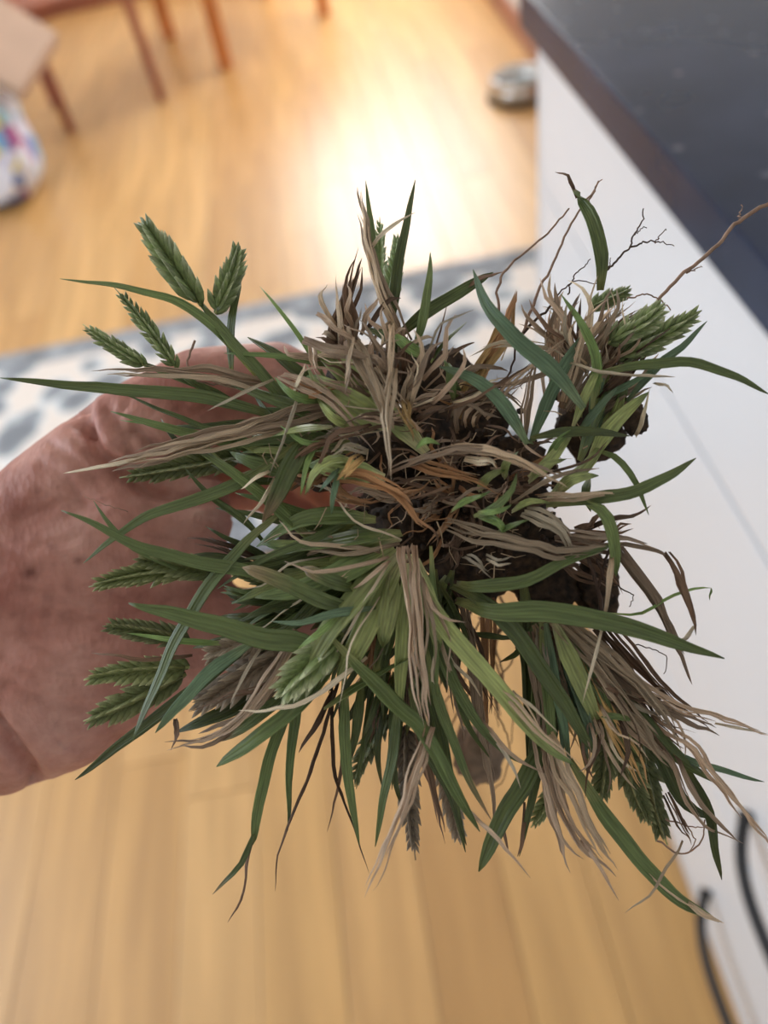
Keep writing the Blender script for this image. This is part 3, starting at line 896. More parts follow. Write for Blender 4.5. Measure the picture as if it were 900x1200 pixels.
# ---- seed heads
def spikelet_mesh(mat, name):
    """two overlapping pointed husks, one unit long along +Z"""
    vs, fs, uvs = [], [], []
    def husk(off, ln, wd, tilt):
        o = len(vs); rings = [(.0, .25), (.22, .85), (.5, 1.0), (.78, .55)]
        for z, r in rings:
            for k in range(6):
                a = 2 * math.pi * k / 6
                keel = 1.25 if k == 0 else 1
                vs.append((off + math.cos(a) * r * wd * keel * .5 + tilt * z, math.sin(a) * r * wd * .36, z * ln)); uvs.append((k / 6, z * .85))
        vs.append((off + tilt * 1.12, 0, ln)); uvs.append((.5, 1))
        for i in range(3):
            for k in range(6):
                k2 = (k + 1) % 6
                fs.append((o + i * 6 + k, o + i * 6 + k2, o + i * 6 + 6 + k2, o + i * 6 + 6 + k))
        for k in range(6): fs.append((o + 18 + k, o + 18 + (k + 1) % 6, o + 24))
        fs.append(tuple(o + k for k in range(6))[::-1])
    husk(0, 1.0, .28, .10); husk(-.10, .90, .25, -.15)
    me = bpy.data.meshes.new(name); me.from_pydata(vs, [], fs); me.update()
    ul = me.uv_layers.new(name='UVMap')
    ul.data.foreach_set('uv', [c for l in me.loops for c in uvs[l.vertex_index]])
    me.materials.append(mat)
    return me
SPK = {k: spikelet_mesh(MG[k], 'spikelet_' + k) for k in ('s', 'sb', 'sd')}
SPK_COUNT = [0]
def head(kind, w, base, tip, d0, d1, n=9, curve=0.0, face=None, single=True, roll=None):
    """flat two-ranked seed head on a stalk from base to tip (pixel, depth), w pixels wide"""
    A_ = P(base[0], base[1], d0); B_ = P(tip[0], tip[1], d1)
    ax = (B_ - A_)
    Ln = ax.length; ax.normalize()
    V = (CAM - A_).normalized()
    S = ax.cross(V).normalized(); Nn = S.cross(ax)
    r = prng.uniform(-.7, .7) if roll is None else roll
    S, Nn = S * math.cos(r) + Nn * math.sin(r), Nn * math.cos(r) - S * math.sin(r)
    wm = w * (d0 + d1) / 2 / FPX
    pts = [A_ + ax * (Ln * t) + S * (curve * Ln * math.sin(math.pi * t)) for t in [i / 8 for i in range(9)]]
    st = tube_mesh('seed_head', [p - BASE for p in pts], [wm * .07 * (1 - .6 * i / 8) for i in range(9)], 6)
    ho = obj('seed_head', st, MG['g' if kind != 'sd' else 't'], weed)
    mats = []
    rows = ((1, 0), (-1, 0), (.35, 1), (-.35, 1), (0, -1)) if single else ((1, 0), (-1, 0), (0, 1))
    for row, (sd, fr) in enumerate(rows):
        nn = n if fr == 0 else n - 1
        for i in range(nn):
            t = (i + (.0 if sd > 0 else .5) * (fr == 0) + .45 * (fr != 0) + (.35 if sd < 0 and fr else 0)) / n * .90
            f = t * 8; k = min(7, int(f)); p = pts[k].lerp(pts[k + 1], f - k)
            env = (.72 + .5 * math.sin(math.pi * min(1, .18 + t * .85))) * (1.05 - .35 * t)
            ln = wm * .86 * env * prng.uniform(.9, 1.12)
            ang = math.radians(prng.uniform(22, 34)) * (1 - .4 * t)
            side = (S * sd + Nn * fr * .75)
            if fr: side = (S * sd * .8 + Nn * fr * .6)
            side.normalize()
            if fr: ang *= .75
            dz = (ax * math.cos(ang) + side * math.sin(ang)).normalized()
            dx = (side * math.cos(ang) - ax * math.sin(ang)).normalized()
            dy = dz.cross(dx).normalized()
            M_ = Matrix((dx, dy, dz)).transposed().to_4x4()
            wd = ln * prng.uniform(.9, 1.2)
            mats.append(Matrix.Translation(p - BASE + side * wm * .03) @ M_ @ Matrix.Diagonal((wd, wd, ln, 1)))
    me0 = SPK[kind]
    if single and SPK_COUNT[0] + len(mats) <= 300:
        SPK_COUNT[0] += len(mats)
        for M_ in mats:
            s = obj('spikelet', me0, None, ho); s.matrix_local = M_
    else:
        vs = np.array([v.co[:] + (1,) for v in me0.vertices]); av, af = [], []
        fs0 = [tuple(p.vertices) for p in me0.polygons]; uv0 = [d.uv[:] for d in me0.uv_layers[0].data]; auv = []
        for M_ in mats:
            o = len(av); q = (np.array(M_) @ vs.T).T[:, :3]
            av += [tuple(x) for x in q]; af += [tuple(o + i for i in f) for f in fs0]; auv += uv0
        me = bpy.data.meshes.new('spikelets'); me.from_pydata(av, [], af); me.update()
        ul = me.uv_layers.new(name='UVMap'); ul.data.foreach_set('uv', [c for u in auv for c in u])
        me.materials.append(me0.materials[0])
        tag(obj('spikelets', me, None, ho), kind='stuff')
    return ho

M_root = plain('root_fibre', (150, 122, 104), .8, noise_scale=300, amt=.3)
M_rootd = plain('root_fibre_dark', (74, 56, 46), .8, noise_scale=300, amt=.3)
def root(pts, w0, w1, d0=.206, d1=.206, mat=None, jit=.0006):
    W = smooth_pts(world_path(pts, d0, d1, 0), max(8, len(pts) * 5))
    ph = prng.uniform(0, 90)
    W = [p - BASE + Vector((noise.noise(Vector((i * .6, ph, 0))), noise.noise(Vector((i * .6, ph, 9))), noise.noise(Vector((i * .6, ph, 19))))) * jit for i, p in enumerate(W)]
    n = len(W); px = .206 / FPX / 2
    return obj('root', tube_mesh('root', W, [(w0 + (w1 - w0) * i / (n - 1)) * px for i in range(n)], 5), mat or M_root, weed)

# ---- seed heads, the largest first
head('s', 40, (236, 358), (166, 256), .204, .198, 11, .0, roll=.9)
head('s', 27, (252, 368), (279, 284), .206, .203, 9, .05, roll=-.1)
head('s', 21, (208, 432), (134, 337), .206, .202, 11, .02, roll=.15)
head('s', 20, (172, 430), (97, 380), .207, .204, 10, -.02, roll=-.2)
head('s', 30, (712, 402), (776, 356), .199, .196, 8, .08, roll=.1)
head('s', 30, (722, 420), (822, 364), .202, .200, 10, .03, roll=-.3)
head('sb', 29, (232, 664), (104, 688), .204, .200, 12, .03, roll=.4)
head('s', 50, (402, 742), (330, 812), .196, .190, 8, .0, roll=.6)
N1 = False
head('sb', 32, (252, 672), (160, 655), .201, .198, 9, .02, single=N1)
head('sb', 30, (222, 750), (122, 734), .204, .201, 10, .02, single=N1)
head('sb', 30, (222, 782), (98, 797), .206, .203, 11, .03, single=N1)
head('sb', 34, (218, 790), (98, 845), .208, .205, 12, -.02, single=N1)
head('sb', 30, (285, 535), (140, 560), .209, .207, 13, .0, single=N1)
head('sd', 44, (345, 755), (225, 830), .203, .203, 11, .0, single=N1)
head('sd', 34, (320, 742), (240, 770), .201, .203, 9, .0, single=N1)
head('s', 22, (456, 352), (466, 274), .210, .209, 9, .03, roll=.2, single=N1)
head('s', 18, (446, 340), (445, 254), .214, .214, 10, .0, single=N1)
head('sb', 24, (458, 838), (416, 922), .212, .213, 9, .08, single=N1)
head('sd', 28, (476, 850), (487, 1008), .212, .210, 14, .02, single=N1)
head('sb', 30, (716, 842), (704, 938), .206, .206, 10, .0, roll=.1, single=N1)
head('sb', 32, (722, 848), (764, 968), .207, .206, 13, .04, roll=-.1, single=N1)
head('sb', 34, (742, 840), (782, 990), .210, .209, 14, .03, roll=.2, single=N1)
head('s', 20, (690, 362), (738, 340), .212, .210, 8, .0, single=N1)
head('sb', 22, (664, 905), (622, 970), .214, .214, 8, .0, single=N1)
head('sb', 24, (345, 690), (275, 668), .206, .204, 9, .0, single=N1)
head('s', 22, (420, 700), (365, 760), .198, .194, 7, .0, single=N1)
head('sd', 26, (520, 900), (540, 990), .215, .215, 10, .0, single=N1)

# ---- traced leaves: kind, width, points from base to tip, depths
BL = [
 # upper left
 ('g', 15, [(370, 520), (318, 452), (272, 402), (236, 356)], .204, .204, dict(tipp=9, base=.9, blunt=.45)),
 ('g', 14, [(300, 440), (262, 396), (215, 358), (150, 338), (70, 327)], .205, .202, {}),
 ('d', 13, [(272, 440), (271, 395), (276, 360), (283, 328)], .210, .210, dict(tipp=5)),
 ('g', 10, [(262, 470), (230, 450), (205, 430)], .207, .206, dict(tipp=9, blunt=.5)),
 ('g', 10, [(290, 480), (240, 455), (170, 428)], .209, .207, dict(tipp=9, blunt=.5)),
 ('g', 17, [(350, 500), (290, 478), (220, 462), (130, 456), (0, 443)], .205, .198, dict(tipp=3.2)),
 ('l', 8, [(385, 450), (350, 395), (325, 360), (304, 336)], .204, .203, {}),
 ('l', 9, [(395, 430), (355, 422), (310, 416), (262, 414)], .203, .202, {}),
 ('r', 17, [(330, 455), (240, 438), (160, 432), (106, 433)], .205, .203, dict(tipp=4)),
 ('t', 8, [(330, 470), (260, 445), (180, 440), (125, 438)], .203, .202, {}),
 ('g', 15, [(330, 535), (260, 518), (190, 500), (130, 482)], .206, .203, {}),
 ('g', 10, [(320, 525), (250, 505), (190, 482), (140, 460)], .204, .202, {}),
 ('d', 12, [(345, 500), (290, 498), (235, 500), (200, 500)], .207, .207, {}),
 ('l', 8, [(260, 540), (215, 505), (140, 492)], .206, .205, {}),
 ('d', 9, [(240, 540), (205, 515), (188, 490)], .207, .206, {}),
 ('r', 24, [(390, 478), (330, 492), (260, 510), (200, 527), (150, 540), (120, 546)], .200, .199, dict(tipp=5, base=.9)),
 ('t', 22, [(330, 498), (270, 512), (215, 527), (160, 540), (118, 546)], .198, .197, dict(tipp=4, fold=.7)),
 ('p', 7, [(170, 537), (130, 545), (74, 555)], .198, .197, dict(tipp=5)),
 ('p', 5, [(352, 455), (343, 485), (330, 520), (318, 550), (314, 566)], .193, .192, {}),
 ('p', 5, [(316, 552), (300, 560), (282, 574)], .193, .193, {}),
 ('p', 5, [(320, 445), (285, 460), (242, 482)], .194, .194, {}),
 ('g', 20, [(372, 640), (345, 615), (300, 575), (255, 542), (222, 522)], .199, .197, dict(tipp=3)),
 ('g', 10, [(310, 636), (280, 606), (243, 578), (216, 548)], .203, .201, {}),
 ('g', 17, [(345, 520), (310, 548), (270, 570), (222, 588), (170, 606), (127, 636), (98, 660)], .198, .198, {}),
 ('g', 18, [(350, 692), (290, 670), (215, 655), (165, 640), (115, 615), (72, 598)], .198, .194, {}),
 ('g', 11, [(240, 680), (200, 662), (155, 640), (130, 617), (110, 588)], .202, .198, {}),
 ('y', 26, [(362, 510), (340, 545), (325, 578), (308, 612)], .194, .192, dict(tipp=3)),
 ('p', 5, [(322, 560), (305, 590), (285, 614)], .192, .192, {}),
 ('l', 10, [(374, 520), (360, 545), (352, 580)], .195, .192, {}),
 ('d', 14, [(420, 610), (340, 655), (270, 665), (205, 668)], .203, .203, {}),
 ('g', 12, [(430, 600), (370, 630), (310, 655), (255, 690)], .199, .199, {}),
 # left, lower left
 ('g', 28, [(420, 770), (350, 752), (293, 742), (217, 722), (152, 706)], .195, .192, dict(tipp=3.5)),
 ('g', 18, [(330, 600), (285, 640), (250, 684), (212, 742), (183, 806), (156, 868)], .198, .197, dict(tipp=4)),
 ('d', 15, [(330, 720), (255, 785), (180, 843), (88, 914)], .206, .203, dict(tipp=5)),
 ('b', 17, [(300, 750), (247, 786), (212, 824), (182, 858)], .196, .194, dict(tipp=4)),
 ('k', 6, [(225, 768), (165, 774), (135, 768), (108, 764)], .200, .198, {}),
 ('l', 9, [(270, 755), (215, 752), (150, 742)], .203, .201, {}),
 ('r', 18, [(350, 740), (320, 795), (285, 840), (240, 868), (196, 882)], .197, .197, {}),
 ('r', 24, [(330, 790), (290, 842), (240, 866), (192, 868)], .203, .203, dict(tipp=5)),
 ('k', 8, [(205, 842), (208, 858), (200, 880)], .198, .198, {}),
 ('k', 9, [(380, 760), (320, 800), (270, 815), (220, 835)], .200, .200, {}),
 ('d', 24, [(340, 770), (290, 822), (240, 846), (205, 858)], .207, .207, {}),
 ('p', 5, [(308, 755), (290, 785), (270, 825)], .194, .194, {}),
 ('y', 18, [(350, 800), (310, 835), (282, 856), (256, 870)], .202, .200, dict(tipp=6)),
 ('g', 24, [(400, 770), (350, 830), (300, 870), (254, 898)], .198, .196, dict(tipp=7)),
 ('p', 7, [(430, 770), (370, 815), (320, 832), (280, 832)], .192, .192, {}),
 ('g', 14, [(360, 770), (330, 850), (308, 920), (300, 965), (296, 990)], .207, .207, dict(tipp=8)),
 ('k', 7, [(298, 975), (290, 1010), (284, 1050), (267, 1081)], .207, .205, {}),
 ('y', 8, [(300, 970), (282, 1012), (268, 1028), (249, 1048)], .206, .204, {}),
 ('g', 15, [(356, 780), (342, 860), (338, 910), (337, 974)], .204, .203, {}),
 ('k', 8, [(396, 800), (375, 865), (362, 905), (342, 955), (326, 1000), (322, 1044)], .206, .204, {}),
 ('g', 16, [(404, 790), (405, 870), (412, 940), (421, 990)], .205, .204, {}),
 ('k', 6, [(388, 800), (391, 900), (408, 955), (433, 1024)], .208, .206, {}),
 ('k', 5, [(398, 820), (400, 900), (384, 974)], .208, .207, {}),
 ('k', 8, [(390, 810), (370, 850), (350, 882)], .208, .207, {}),
 ('g', 16, [(470, 810), (462, 880), (450, 940), (440, 992)], .203, .202, {}),
 ('d', 10, [(440, 780), (428, 860), (418, 925)], .210, .210, {}),
 ('d', 8, [(474, 810), (465, 880), (459, 926)], .209, .209, {}),
 ('r', 24, [(478, 640), (484, 700), (489, 770), (497, 830), (503, 858)], .190, .188, dict(tipp=12, base=.9, fold=.5)),
 ('r', 17, [(503, 852), (484, 915), (458, 985), (427, 1054)], .188, .186, dict(tipp=2.4, base=.5)),
 ('g', 24, [(384, 744), (430, 795), (470, 835), (497, 862), (530, 925), (562, 975)], .192, .190, dict(tipp=5, base=.2)),
 ('r', 6, [(545, 945), (585, 985), (622, 1030)], .192, .190, {}),
 ('g', 18, [(380, 830), (430, 800), (490, 765)], .194, .197, dict(base=.2)),
 ('h', 22, [(480, 650), (500, 700), (528, 745), (580, 802), (635, 868), (672, 895)], .194, .190, dict(tipp=5)),
 ('t', 14, [(575, 798), (610, 828), (645, 868), (680, 896)], .190, .189, dict(base=.2)),
 ('p', 5, [(600, 810), (630, 835), (655, 860)], .190, .190, {}),
 ('d', 16, [(490, 780), (515, 850), (530, 930), (545, 998)], .205, .205, {}),
 ('k', 14, [(485, 830), (500, 890), (520, 990)], .208, .208, {}),
 ('g', 17, [(505, 690), (520, 770), (552, 835), (590, 880), (620, 898)], .200, .198, {}),
 ('r', 6, [(560, 840), (600, 885), (637, 906)], .197, .196, {}), ('p', 5, [(575, 862), (600, 895), (610, 925)], .197, .196, {}),
 ('g', 10, [(505, 640), (510, 740), (512, 800), (515, 818)], .197, .196, {}),
 ('o', 17, [(572, 700), (574, 760), (573, 820), (568, 868)], .214, .214, dict(tipp=6)),
 ('r', 14, [(538, 700), (555, 770), (567, 850), (578, 930), (581, 998)], .206, .206, {}),
 ('r', 20, [(520, 700), (530, 780), (545, 870)], .212, .214, {}),
 ('d', 10, [(548, 742), (590, 748), (610, 748)], .208, .208, {}),
 ('d', 14, [(640, 715), (610, 762), (585, 776)], .209, .210, {}),
 ('d', 24, [(648, 840), (620, 910), (590, 960), (561, 1022)], .205, .203, dict(tipp=5)),
 ('d', 12, [(640, 850), (625, 930), (608, 1003)], .208, .207, {}),
 ('k', 6, [(615, 940), (612, 985), (606, 1004)], .207, .207, {}),
 ('d', 25, [(612, 680), (620, 760), (624, 850), (626, 940)], .213, .213, dict(tipp=4)),
 ('d', 16, [(650, 760), (648, 850), (642, 930)], .211, .211, {}),
 # bottom right
 ('g', 20, [(668, 890), (705, 950), (750, 1010), (795, 1055), (842, 1080)], .203, .199, dict(tipp=5)),
 ('t', 8, [(800, 1056), (825, 1072), (848, 1082)], .199, .199, {}),
 ('r', 24, [(636, 850), (650, 930), (680, 990), (722, 1028)], .200, .197, dict(tipp=4)),
 ('t', 18, [(642, 860), (672, 930), (700, 985), (724, 1018)], .197, .195, {}),
 ('r', 14, [(638, 870), (648, 950), (668, 1020)], .202, .200, {}),
 ('r', 6, [(680, 985), (700, 1010), (725, 1055)], .198, .197, {}),
 ('t', 4, [(800, 985), (780, 1020), (760, 1050), (732, 1070)], .198, .197, {}),
 ('t', 3, [(740, 1005), (790, 1050), (830, 1070)], .199, .199, {}),
 ('g', 26, [(535, 704, .2), (575, 716), (640, 716), (700, 725), (770, 745), (848, 772)], .192, .190, dict(tipp=3.5)),
 ('g', 22, [(530, 688, .203), (560, 700), (600, 735), (640, 790), (675, 845), (702, 892)], .196, .197, dict(tipp=4)),
 ('g', 19, [(535, 684, .2), (560, 688), (615, 682), (660, 660), (700, 645), (724, 636)], .194, .192, {}),
 ('t', 19, [(524, 614), (560, 625), (610, 636), (660, 648), (720, 640)], .193, .191, dict(tipp=5, base=.3)),
 ('p', 19, [(612, 600), (645, 612), (664, 632), (674, 650)], .192, .193, {}),
 ('r', 18, [(650, 628), (700, 634), (760, 640), (788, 654)], .197, .197, dict(tipp=8)),
 ('k', 11, [(780, 648), (798, 680), (810, 715), (814, 745)], .197, .196, dict(tipp=8)),
 ('p', 8, [(815, 735), (806, 748), (790, 754), (774, 752)], .196, .195, {}),
 ('r', 13, [(722, 640), (750, 680), (775, 715), (792, 755), (812, 802)], .199, .199, dict(tipp=9)),
 ('l', 4, [(710, 718), (750, 719), (785, 700), (815, 690), (833, 689)], .199, .198, dict(tipp=9)), ('l', 3, [(833, 689), (832, 703)], .198, .198, {}),
 ('g', 15, [(680, 585), (708, 602), (722, 640), (722, 676)], .195, .192, dict(tipp=6)),
 ('g', 17, [(640, 592), (700, 584), (740, 577), (780, 560), (816, 537)], .197, .193, dict(tipp=3.5)),
 ('t', 11, [(630, 585), (680, 582), (732, 578)], .195, .194, dict(tipp=5)),
 ('g', 10, [(696, 527), (722, 538), (745, 565), (760, 603)], .199, .196, {}),
 ('d', 16, [(622, 514), (660, 508), (700, 507), (738, 511)], .195, .194, dict(base=.3)),
 ('g', 13, [(690, 440), (740, 430), (800, 424), (850, 436), (902, 462)], .197, .192, dict(tipp=4)),
 ('b', 12, [(735, 470), (775, 425), (800, 405), (829, 377)], .201, .199, {}),
 ('b', 14, [(700, 470), (740, 450), (770, 432)], .201, .199, {}),
 ('g', 17, [(702, 340), (704, 300), (694, 258), (676, 228)], .203, .201, dict(base=.5, tipp=9)),
 ('y', 10, [(684, 235), (677, 228), (670, 218)], .201, .201, {}),
 ('k', 5, [(676, 232), (668, 212), (664, 205), (650, 202)], .201, .201, {}),
 ('b', 22, [(684, 478), (650, 435), (605, 398), (572, 358), (555, 316)], .190, .194, dict(tipp=3)),
 ('b', 18, [(622, 520), (640, 470), (665, 420), (692, 384)], .199, .197, dict(tipp=5)),
 ('b', 18, [(618, 520), (590, 475), (555, 445), (515, 430)], .194, .194, dict(tipp=4)),
 ('l', 14, [(694, 480), (700, 425), (682, 380), (658, 345)], .197, .196, {}),
 ('h', 14, [(672, 500), (690, 460), (702, 430)], .195, .195, dict(tipp=5)),
 ('w', 24, [(535, 490), (560, 440), (585, 395), (604, 338)], .203, .203, dict(tipp=6, jag=.1)),
 ('o', 14, [(560, 440), (588, 390), (605, 342)], .202, .202, dict(tipp=6)),
 ('p', 10, [(640, 405), (595, 400), (550, 418)], .196, .197, {}),
 ('r', 8, [(500, 470), (640, 438), (690, 400)], .202, .202, {}),
 # top centre
 ('r', 15, [(478, 400), (452, 350), (436, 300), (424, 250), (417, 220)], .202, .201, dict(tipp=12)),
 ('t', 9, [(470, 395), (445, 340), (432, 290), (421, 224)], .200, .199, dict(tipp=12)),
 ('g', 10, [(446, 350), (438, 290), (428, 211)], .205, .204, {}),
 ('d', 15, [(455, 400), (465, 330), (478, 260), (487, 210)], .207, .205, {}),
 ('p', 6, [(432, 296), (455, 268), (488, 249)], .199, .198, {}),
 ('k', 24, [(398, 420), (404, 370), (414, 330), (422, 302)], .208, .207, dict(tipp=4)),
 ('k', 16, [(404, 420), (412, 370), (405, 340), (420, 290)], .206, .206, {}),
 ('k', 12, [(385, 420), (392, 380), (410, 330)], .207, .207, {}),
 ('t', 9, [(404, 420), (399, 370), (395, 328)], .203, .202, dict(tipp=8)),
 ('g', 13, [(486, 412), (497, 370), (503, 330), (504, 296)], .201, .200, {}),
 ('g', 16, [(458, 400), (490, 372), (530, 347), (578, 320)], .206, .204, dict(tipp=6)),
 ('k', 7, [(540, 340), (562, 327), (590, 318)], .204, .204, {}),
 ('d', 7, [(505, 425), (522, 400), (547, 377)], .204, .204, {}),
 ('k', 5, [(508, 420), (517, 385), (524, 352)], .203, .203, {}),
 ('k', 5, [(520, 420), (540, 408), (556, 400)], .203, .203, {}),
 ('d', 16, [(470, 420), (450, 395), (425, 385)], .197, .200, {}),
 ('l', 16, [(500, 420), (475, 405), (458, 388)], .196, .198, {}),
 # right dry bundle
 ('r', 24, [(640, 725), (700, 770), (760, 820), (810, 850), (845, 862)], .201, .199, dict(tipp=6)),
 ('t', 22, [(650, 720), (690, 770), (740, 835), (790, 905)], .198, .197, dict(tipp=5)),
 ('t', 18, [(660, 725), (720, 775), (770, 830), (800, 880)], .196, .195, {}),
 ('r', 13, [(700, 770), (770, 815), (830, 838), (902, 862)], .198, .196, dict(tipp=5)),
 ('p', 4, [(838, 848), (860, 852), (900, 860)], .197, .196, {}),
 ('r', 12, [(760, 840), (815, 880), (860, 940), (905, 1000)], .199, .195, dict(tipp=6)),
 ('r', 10, [(740, 830), (790, 900), (820, 960), (868, 990)], .203, .203, {}),
 ('k', 22, [(690, 740), (740, 800), (790, 860), (810, 880)], .205, .205, {}),
 ('k', 16, [(700, 720), (760, 790), (800, 830), (835, 858)], .203, .203, {}),
 ('w', 22, [(660, 740), (690, 800), (725, 860), (760, 930)], .200, .199, dict(tipp=5)),
 ('h', 20, [(665, 745), (700, 810), (735, 870), (750, 905)], .202, .201, dict(tipp=4)),
 ('g', 24, [(720, 800), (760, 850), (800, 890), (835, 916)], .206, .204, {}),
 ('d', 22, [(735, 830), (770, 880), (800, 940), (840, 960)], .208, .208, {}),
 ('d', 14, [(800, 890), (830, 950), (840, 1000), (846, 1032)], .205, .203, {}),
 ('b', 8, [(770, 870), (820, 895), (895, 916)], .204, .200, dict(tipp=4)),
 ('r', 8, [(790, 880), (820, 940), (865, 985)], .201, .200, {}),
 ('k', 10, [(780, 930), (800, 970), (812, 990)], .204, .204, {}),
 ('r', 18, [(622, 740), (632, 800), (636, 860), (640, 880)], .203, .203, dict(tipp=9)),
 ('p', 18, [(636, 735), (640, 790), (645, 850)], .202, .202, dict(tipp=7)),
 ('b', 16, [(645, 750), (655, 820), (660, 890)], .204, .203, {}),
 ('b', 14, [(660, 760), (672, 830), (690, 890)], .204, .203, {}),
 ('d', 16, [(668, 780), (680, 850), (688, 905)], .207, .206, {}),
 ('d', 12, [(690, 800), (710, 850), (712, 880)], .207, .206, {}),
 ('g', 9, [(700, 838), (725, 841), (748, 843)], .196, .196, {}),
 ('p', 6, [(705, 738), (695, 775), (683, 825)], .190, .190, {}), ('t', 8, [(715, 650), (712, 690), (708, 735)], .191, .190, {}),
 # sheaths fanning out below the centre
 ('h', 34, [(470, 645), (430, 690), (385, 745), (350, 800)], .197, .192, dict(tipp=4)),
 ('h', 30, [(474, 648), (445, 700), (418, 760), (395, 800)], .198, .195, dict(tipp=5)),
 ('g', 30, [(462, 642), (400, 672), (350, 692), (300, 700)], .197, .195, dict(tipp=4)),
 ('h', 22, [(478, 660), (472, 720), (468, 780), (465, 840)], .198, .199, dict(tipp=5)),
 ('h', 20, [(488, 655), (503, 710), (515, 765)], .194, .194, dict(tipp=5)),
 ('h', 24, [(460, 670), (455, 720), (448, 760)], .196, .194, dict(tipp=5)),
 ('d', 26, [(440, 790), (455, 730), (465, 690)], .203, .203, {}),
 ('o', 30, [(440, 800), (445, 750), (450, 710)], .209, .207, dict(tipp=6)),
 ('g', 36, [(470, 625), (420, 632), (370, 640), (330, 650)], .198, .201, dict(tipp=4)),
 ('h', 40, [(468, 632), (425, 655), (385, 678), (350, 690)], .201, .203, dict(tipp=5)),
 ('g', 26, [(440, 610), (390, 606), (350, 612), (300, 640)], .198, .199, {}),
 ('y', 20, [(430, 720), (380, 705), (330, 682), (284, 665)], .195, .191, dict(tipp=9)),
 ('y', 18, [(420, 690), (390, 682), (355, 665)], .195, .192, dict(tipp=9)),
 ('b', 12, [(440, 712), (395, 718), (352, 730), (318, 728)], .193, .190, {}),
 ('l', 10, [(400, 720), (370, 745), (348, 762)], .191, .189, {}),
 # upper left body of the clump
 ('h', 32, [(500, 530), (450, 480), (400, 430), (365, 400)], .202, .204, dict(tipp=6)),
 ('h', 34, [(455, 500), (420, 480), (390, 462), (360, 440)], .197, .198, dict(tipp=5)),
 ('h', 26, [(450, 560), (400, 550), (360, 545)], .196, .194, dict(tipp=5)),
 ('h', 20, [(420, 545), (395, 540), (372, 552), (358, 580)], .193, .190, {}),
 ('b', 9, [(395, 555), (390, 580), (388, 602)], .189, .188, {}), ('b', 8, [(398, 548), (385, 562), (374, 576)], .189, .188, {}),
 ('p', 10, [(430, 530), (405, 525), (388, 535)], .190, .190, {}),
 ('w', 14, [(425, 535), (408, 550), (394, 566)], .190, .189, {}),
 ('g', 22, [(400, 500), (350, 480), (300, 462), (255, 440)], .202, .204, {}),
 ('g', 18, [(410, 520), (360, 512), (300, 516), (250, 528)], .202, .204, {}),
 ('d', 22, [(400, 470), (350, 440), (320, 415), (290, 395)], .206, .208, {}),
 ('h', 18, [(390, 500), (350, 505), (318, 512)], .194, .193, dict(tipp=6)),
 ('g', 24, [(360, 560), (320, 548), (290, 540), (270, 530)], .203, .204, {}),
 # dry tangle at the centre
 ('o', 18, [(380, 556), (425, 560), (455, 570), (480, 590), (495, 610), (510, 622)], .192, .188, dict(tipp=5)),
 ('o', 10, [(462, 585), (480, 575), (500, 572)], .190, .189, {}),
 ('o', 16, [(395, 560), (400, 580), (430, 590), (455, 580)], .194, .192, {}),
 ('o', 15, [(480, 540), (520, 552), (560, 565), (590, 580)], .192, .192, {}),
 ('r', 13, [(455, 555), (500, 535), (545, 524), (600, 535), (660, 560)], .189, .188, dict(tipp=6)),
 ('t', 11, [(530, 525), (580, 530), (620, 545), (668, 572)], .187, .187, {}),
 ('p', 10, [(545, 538), (570, 540), (585, 548)], .189, .189, {}),
 ('t', 17, [(412, 400), (432, 440), (450, 480), (458, 520)], .190, .188, dict(tipp=6)),
 ('t', 14, [(460, 430), (452, 480), (455, 530), (458, 565)], .188, .186, dict(tipp=4)),
 ('w', 15, [(470, 470), (480, 495), (485, 515)], .191, .190, {}),
 ('t', 18, [(440, 430), (465, 470), (485, 500)], .193, .192, {}),
 ('r', 12, [(355, 398), (395, 412), (440, 425), (490, 440)], .190, .192, {}),
 ('r', 8, [(372, 368), (395, 385), (425, 405)], .190, .192, {}),
 ('r', 10, [(365, 400), (370, 430), (375, 440)], .193, .193, {}),
 ('t', 9, [(460, 380), (460, 420), (455, 470)], .190, .189, {}),
 ('r', 16, [(330, 440), (370, 455), (410, 490), (440, 530)], .195, .193, {}),
 ('o', 14, [(340, 450), (370, 460), (400, 455)], .194, .196, {}),
 ('p', 5, [(345, 460), (352, 440), (358, 425)], .194, .193, {}),
 ('r', 8, [(405, 400), (410, 440), (403, 462)], .189, .188, {}),
 ('t', 5, [(414, 395), (408, 430), (404, 455)], .188, .187, {}),
 ('p', 9, [(545, 652), (560, 660), (578, 678)], .190, .190, {}),
 ('p', 4, [(570, 650), (585, 656), (602, 652)], .189, .189, {}), ('p', 4, [(570, 655), (585, 662), (600, 660)], .189, .189, {}),
 ('g', 12, [(555, 605), (580, 595), (600, 575), (606, 555)], .190, .188, {}), ('l', 9, [(560, 600), (580, 600), (600, 590)], .189, .188, {}),
 ('l', 12, [(580, 625), (600, 616), (622, 610)], .191, .190, {}), ('l', 14, [(560, 605), (585, 615), (592, 628)], .191, .190, {}),
 ('l', 14, [(530, 600), (545, 590), (575, 575)], .193, .192, {}),
 ('l', 12, [(488, 525), (500, 518), (515, 522)], .190, .188, {}),
 ('h', 16, [(620, 560), (640, 545), (660, 520), (672, 505)], .197, .196, {}),
 ('h', 20, [(640, 590), (660, 570), (690, 545), (720, 500)], .199, .200, {}),
 ('g', 16, [(540, 470), (530, 450), (525, 425)], .200, .200, {}),
 ('l', 12, [(532, 470), (530, 445), (520, 420)], .198, .198, {}),
 ('k', 9, [(555, 470), (575, 460), (600, 440), (620, 425)], .197, .197, {}),
 ('r', 9, [(570, 490), (600, 450), (635, 420), (680, 385)], .199, .199, {}),
 ('r', 10, [(612, 520), (618, 470), (625, 430), (650, 385)], .200, .200, {}),
 # right tuft
 ('r', 24, [(650, 470), (648, 420), (652, 370), (660, 340)], .206, .206, dict(tipp=5)),
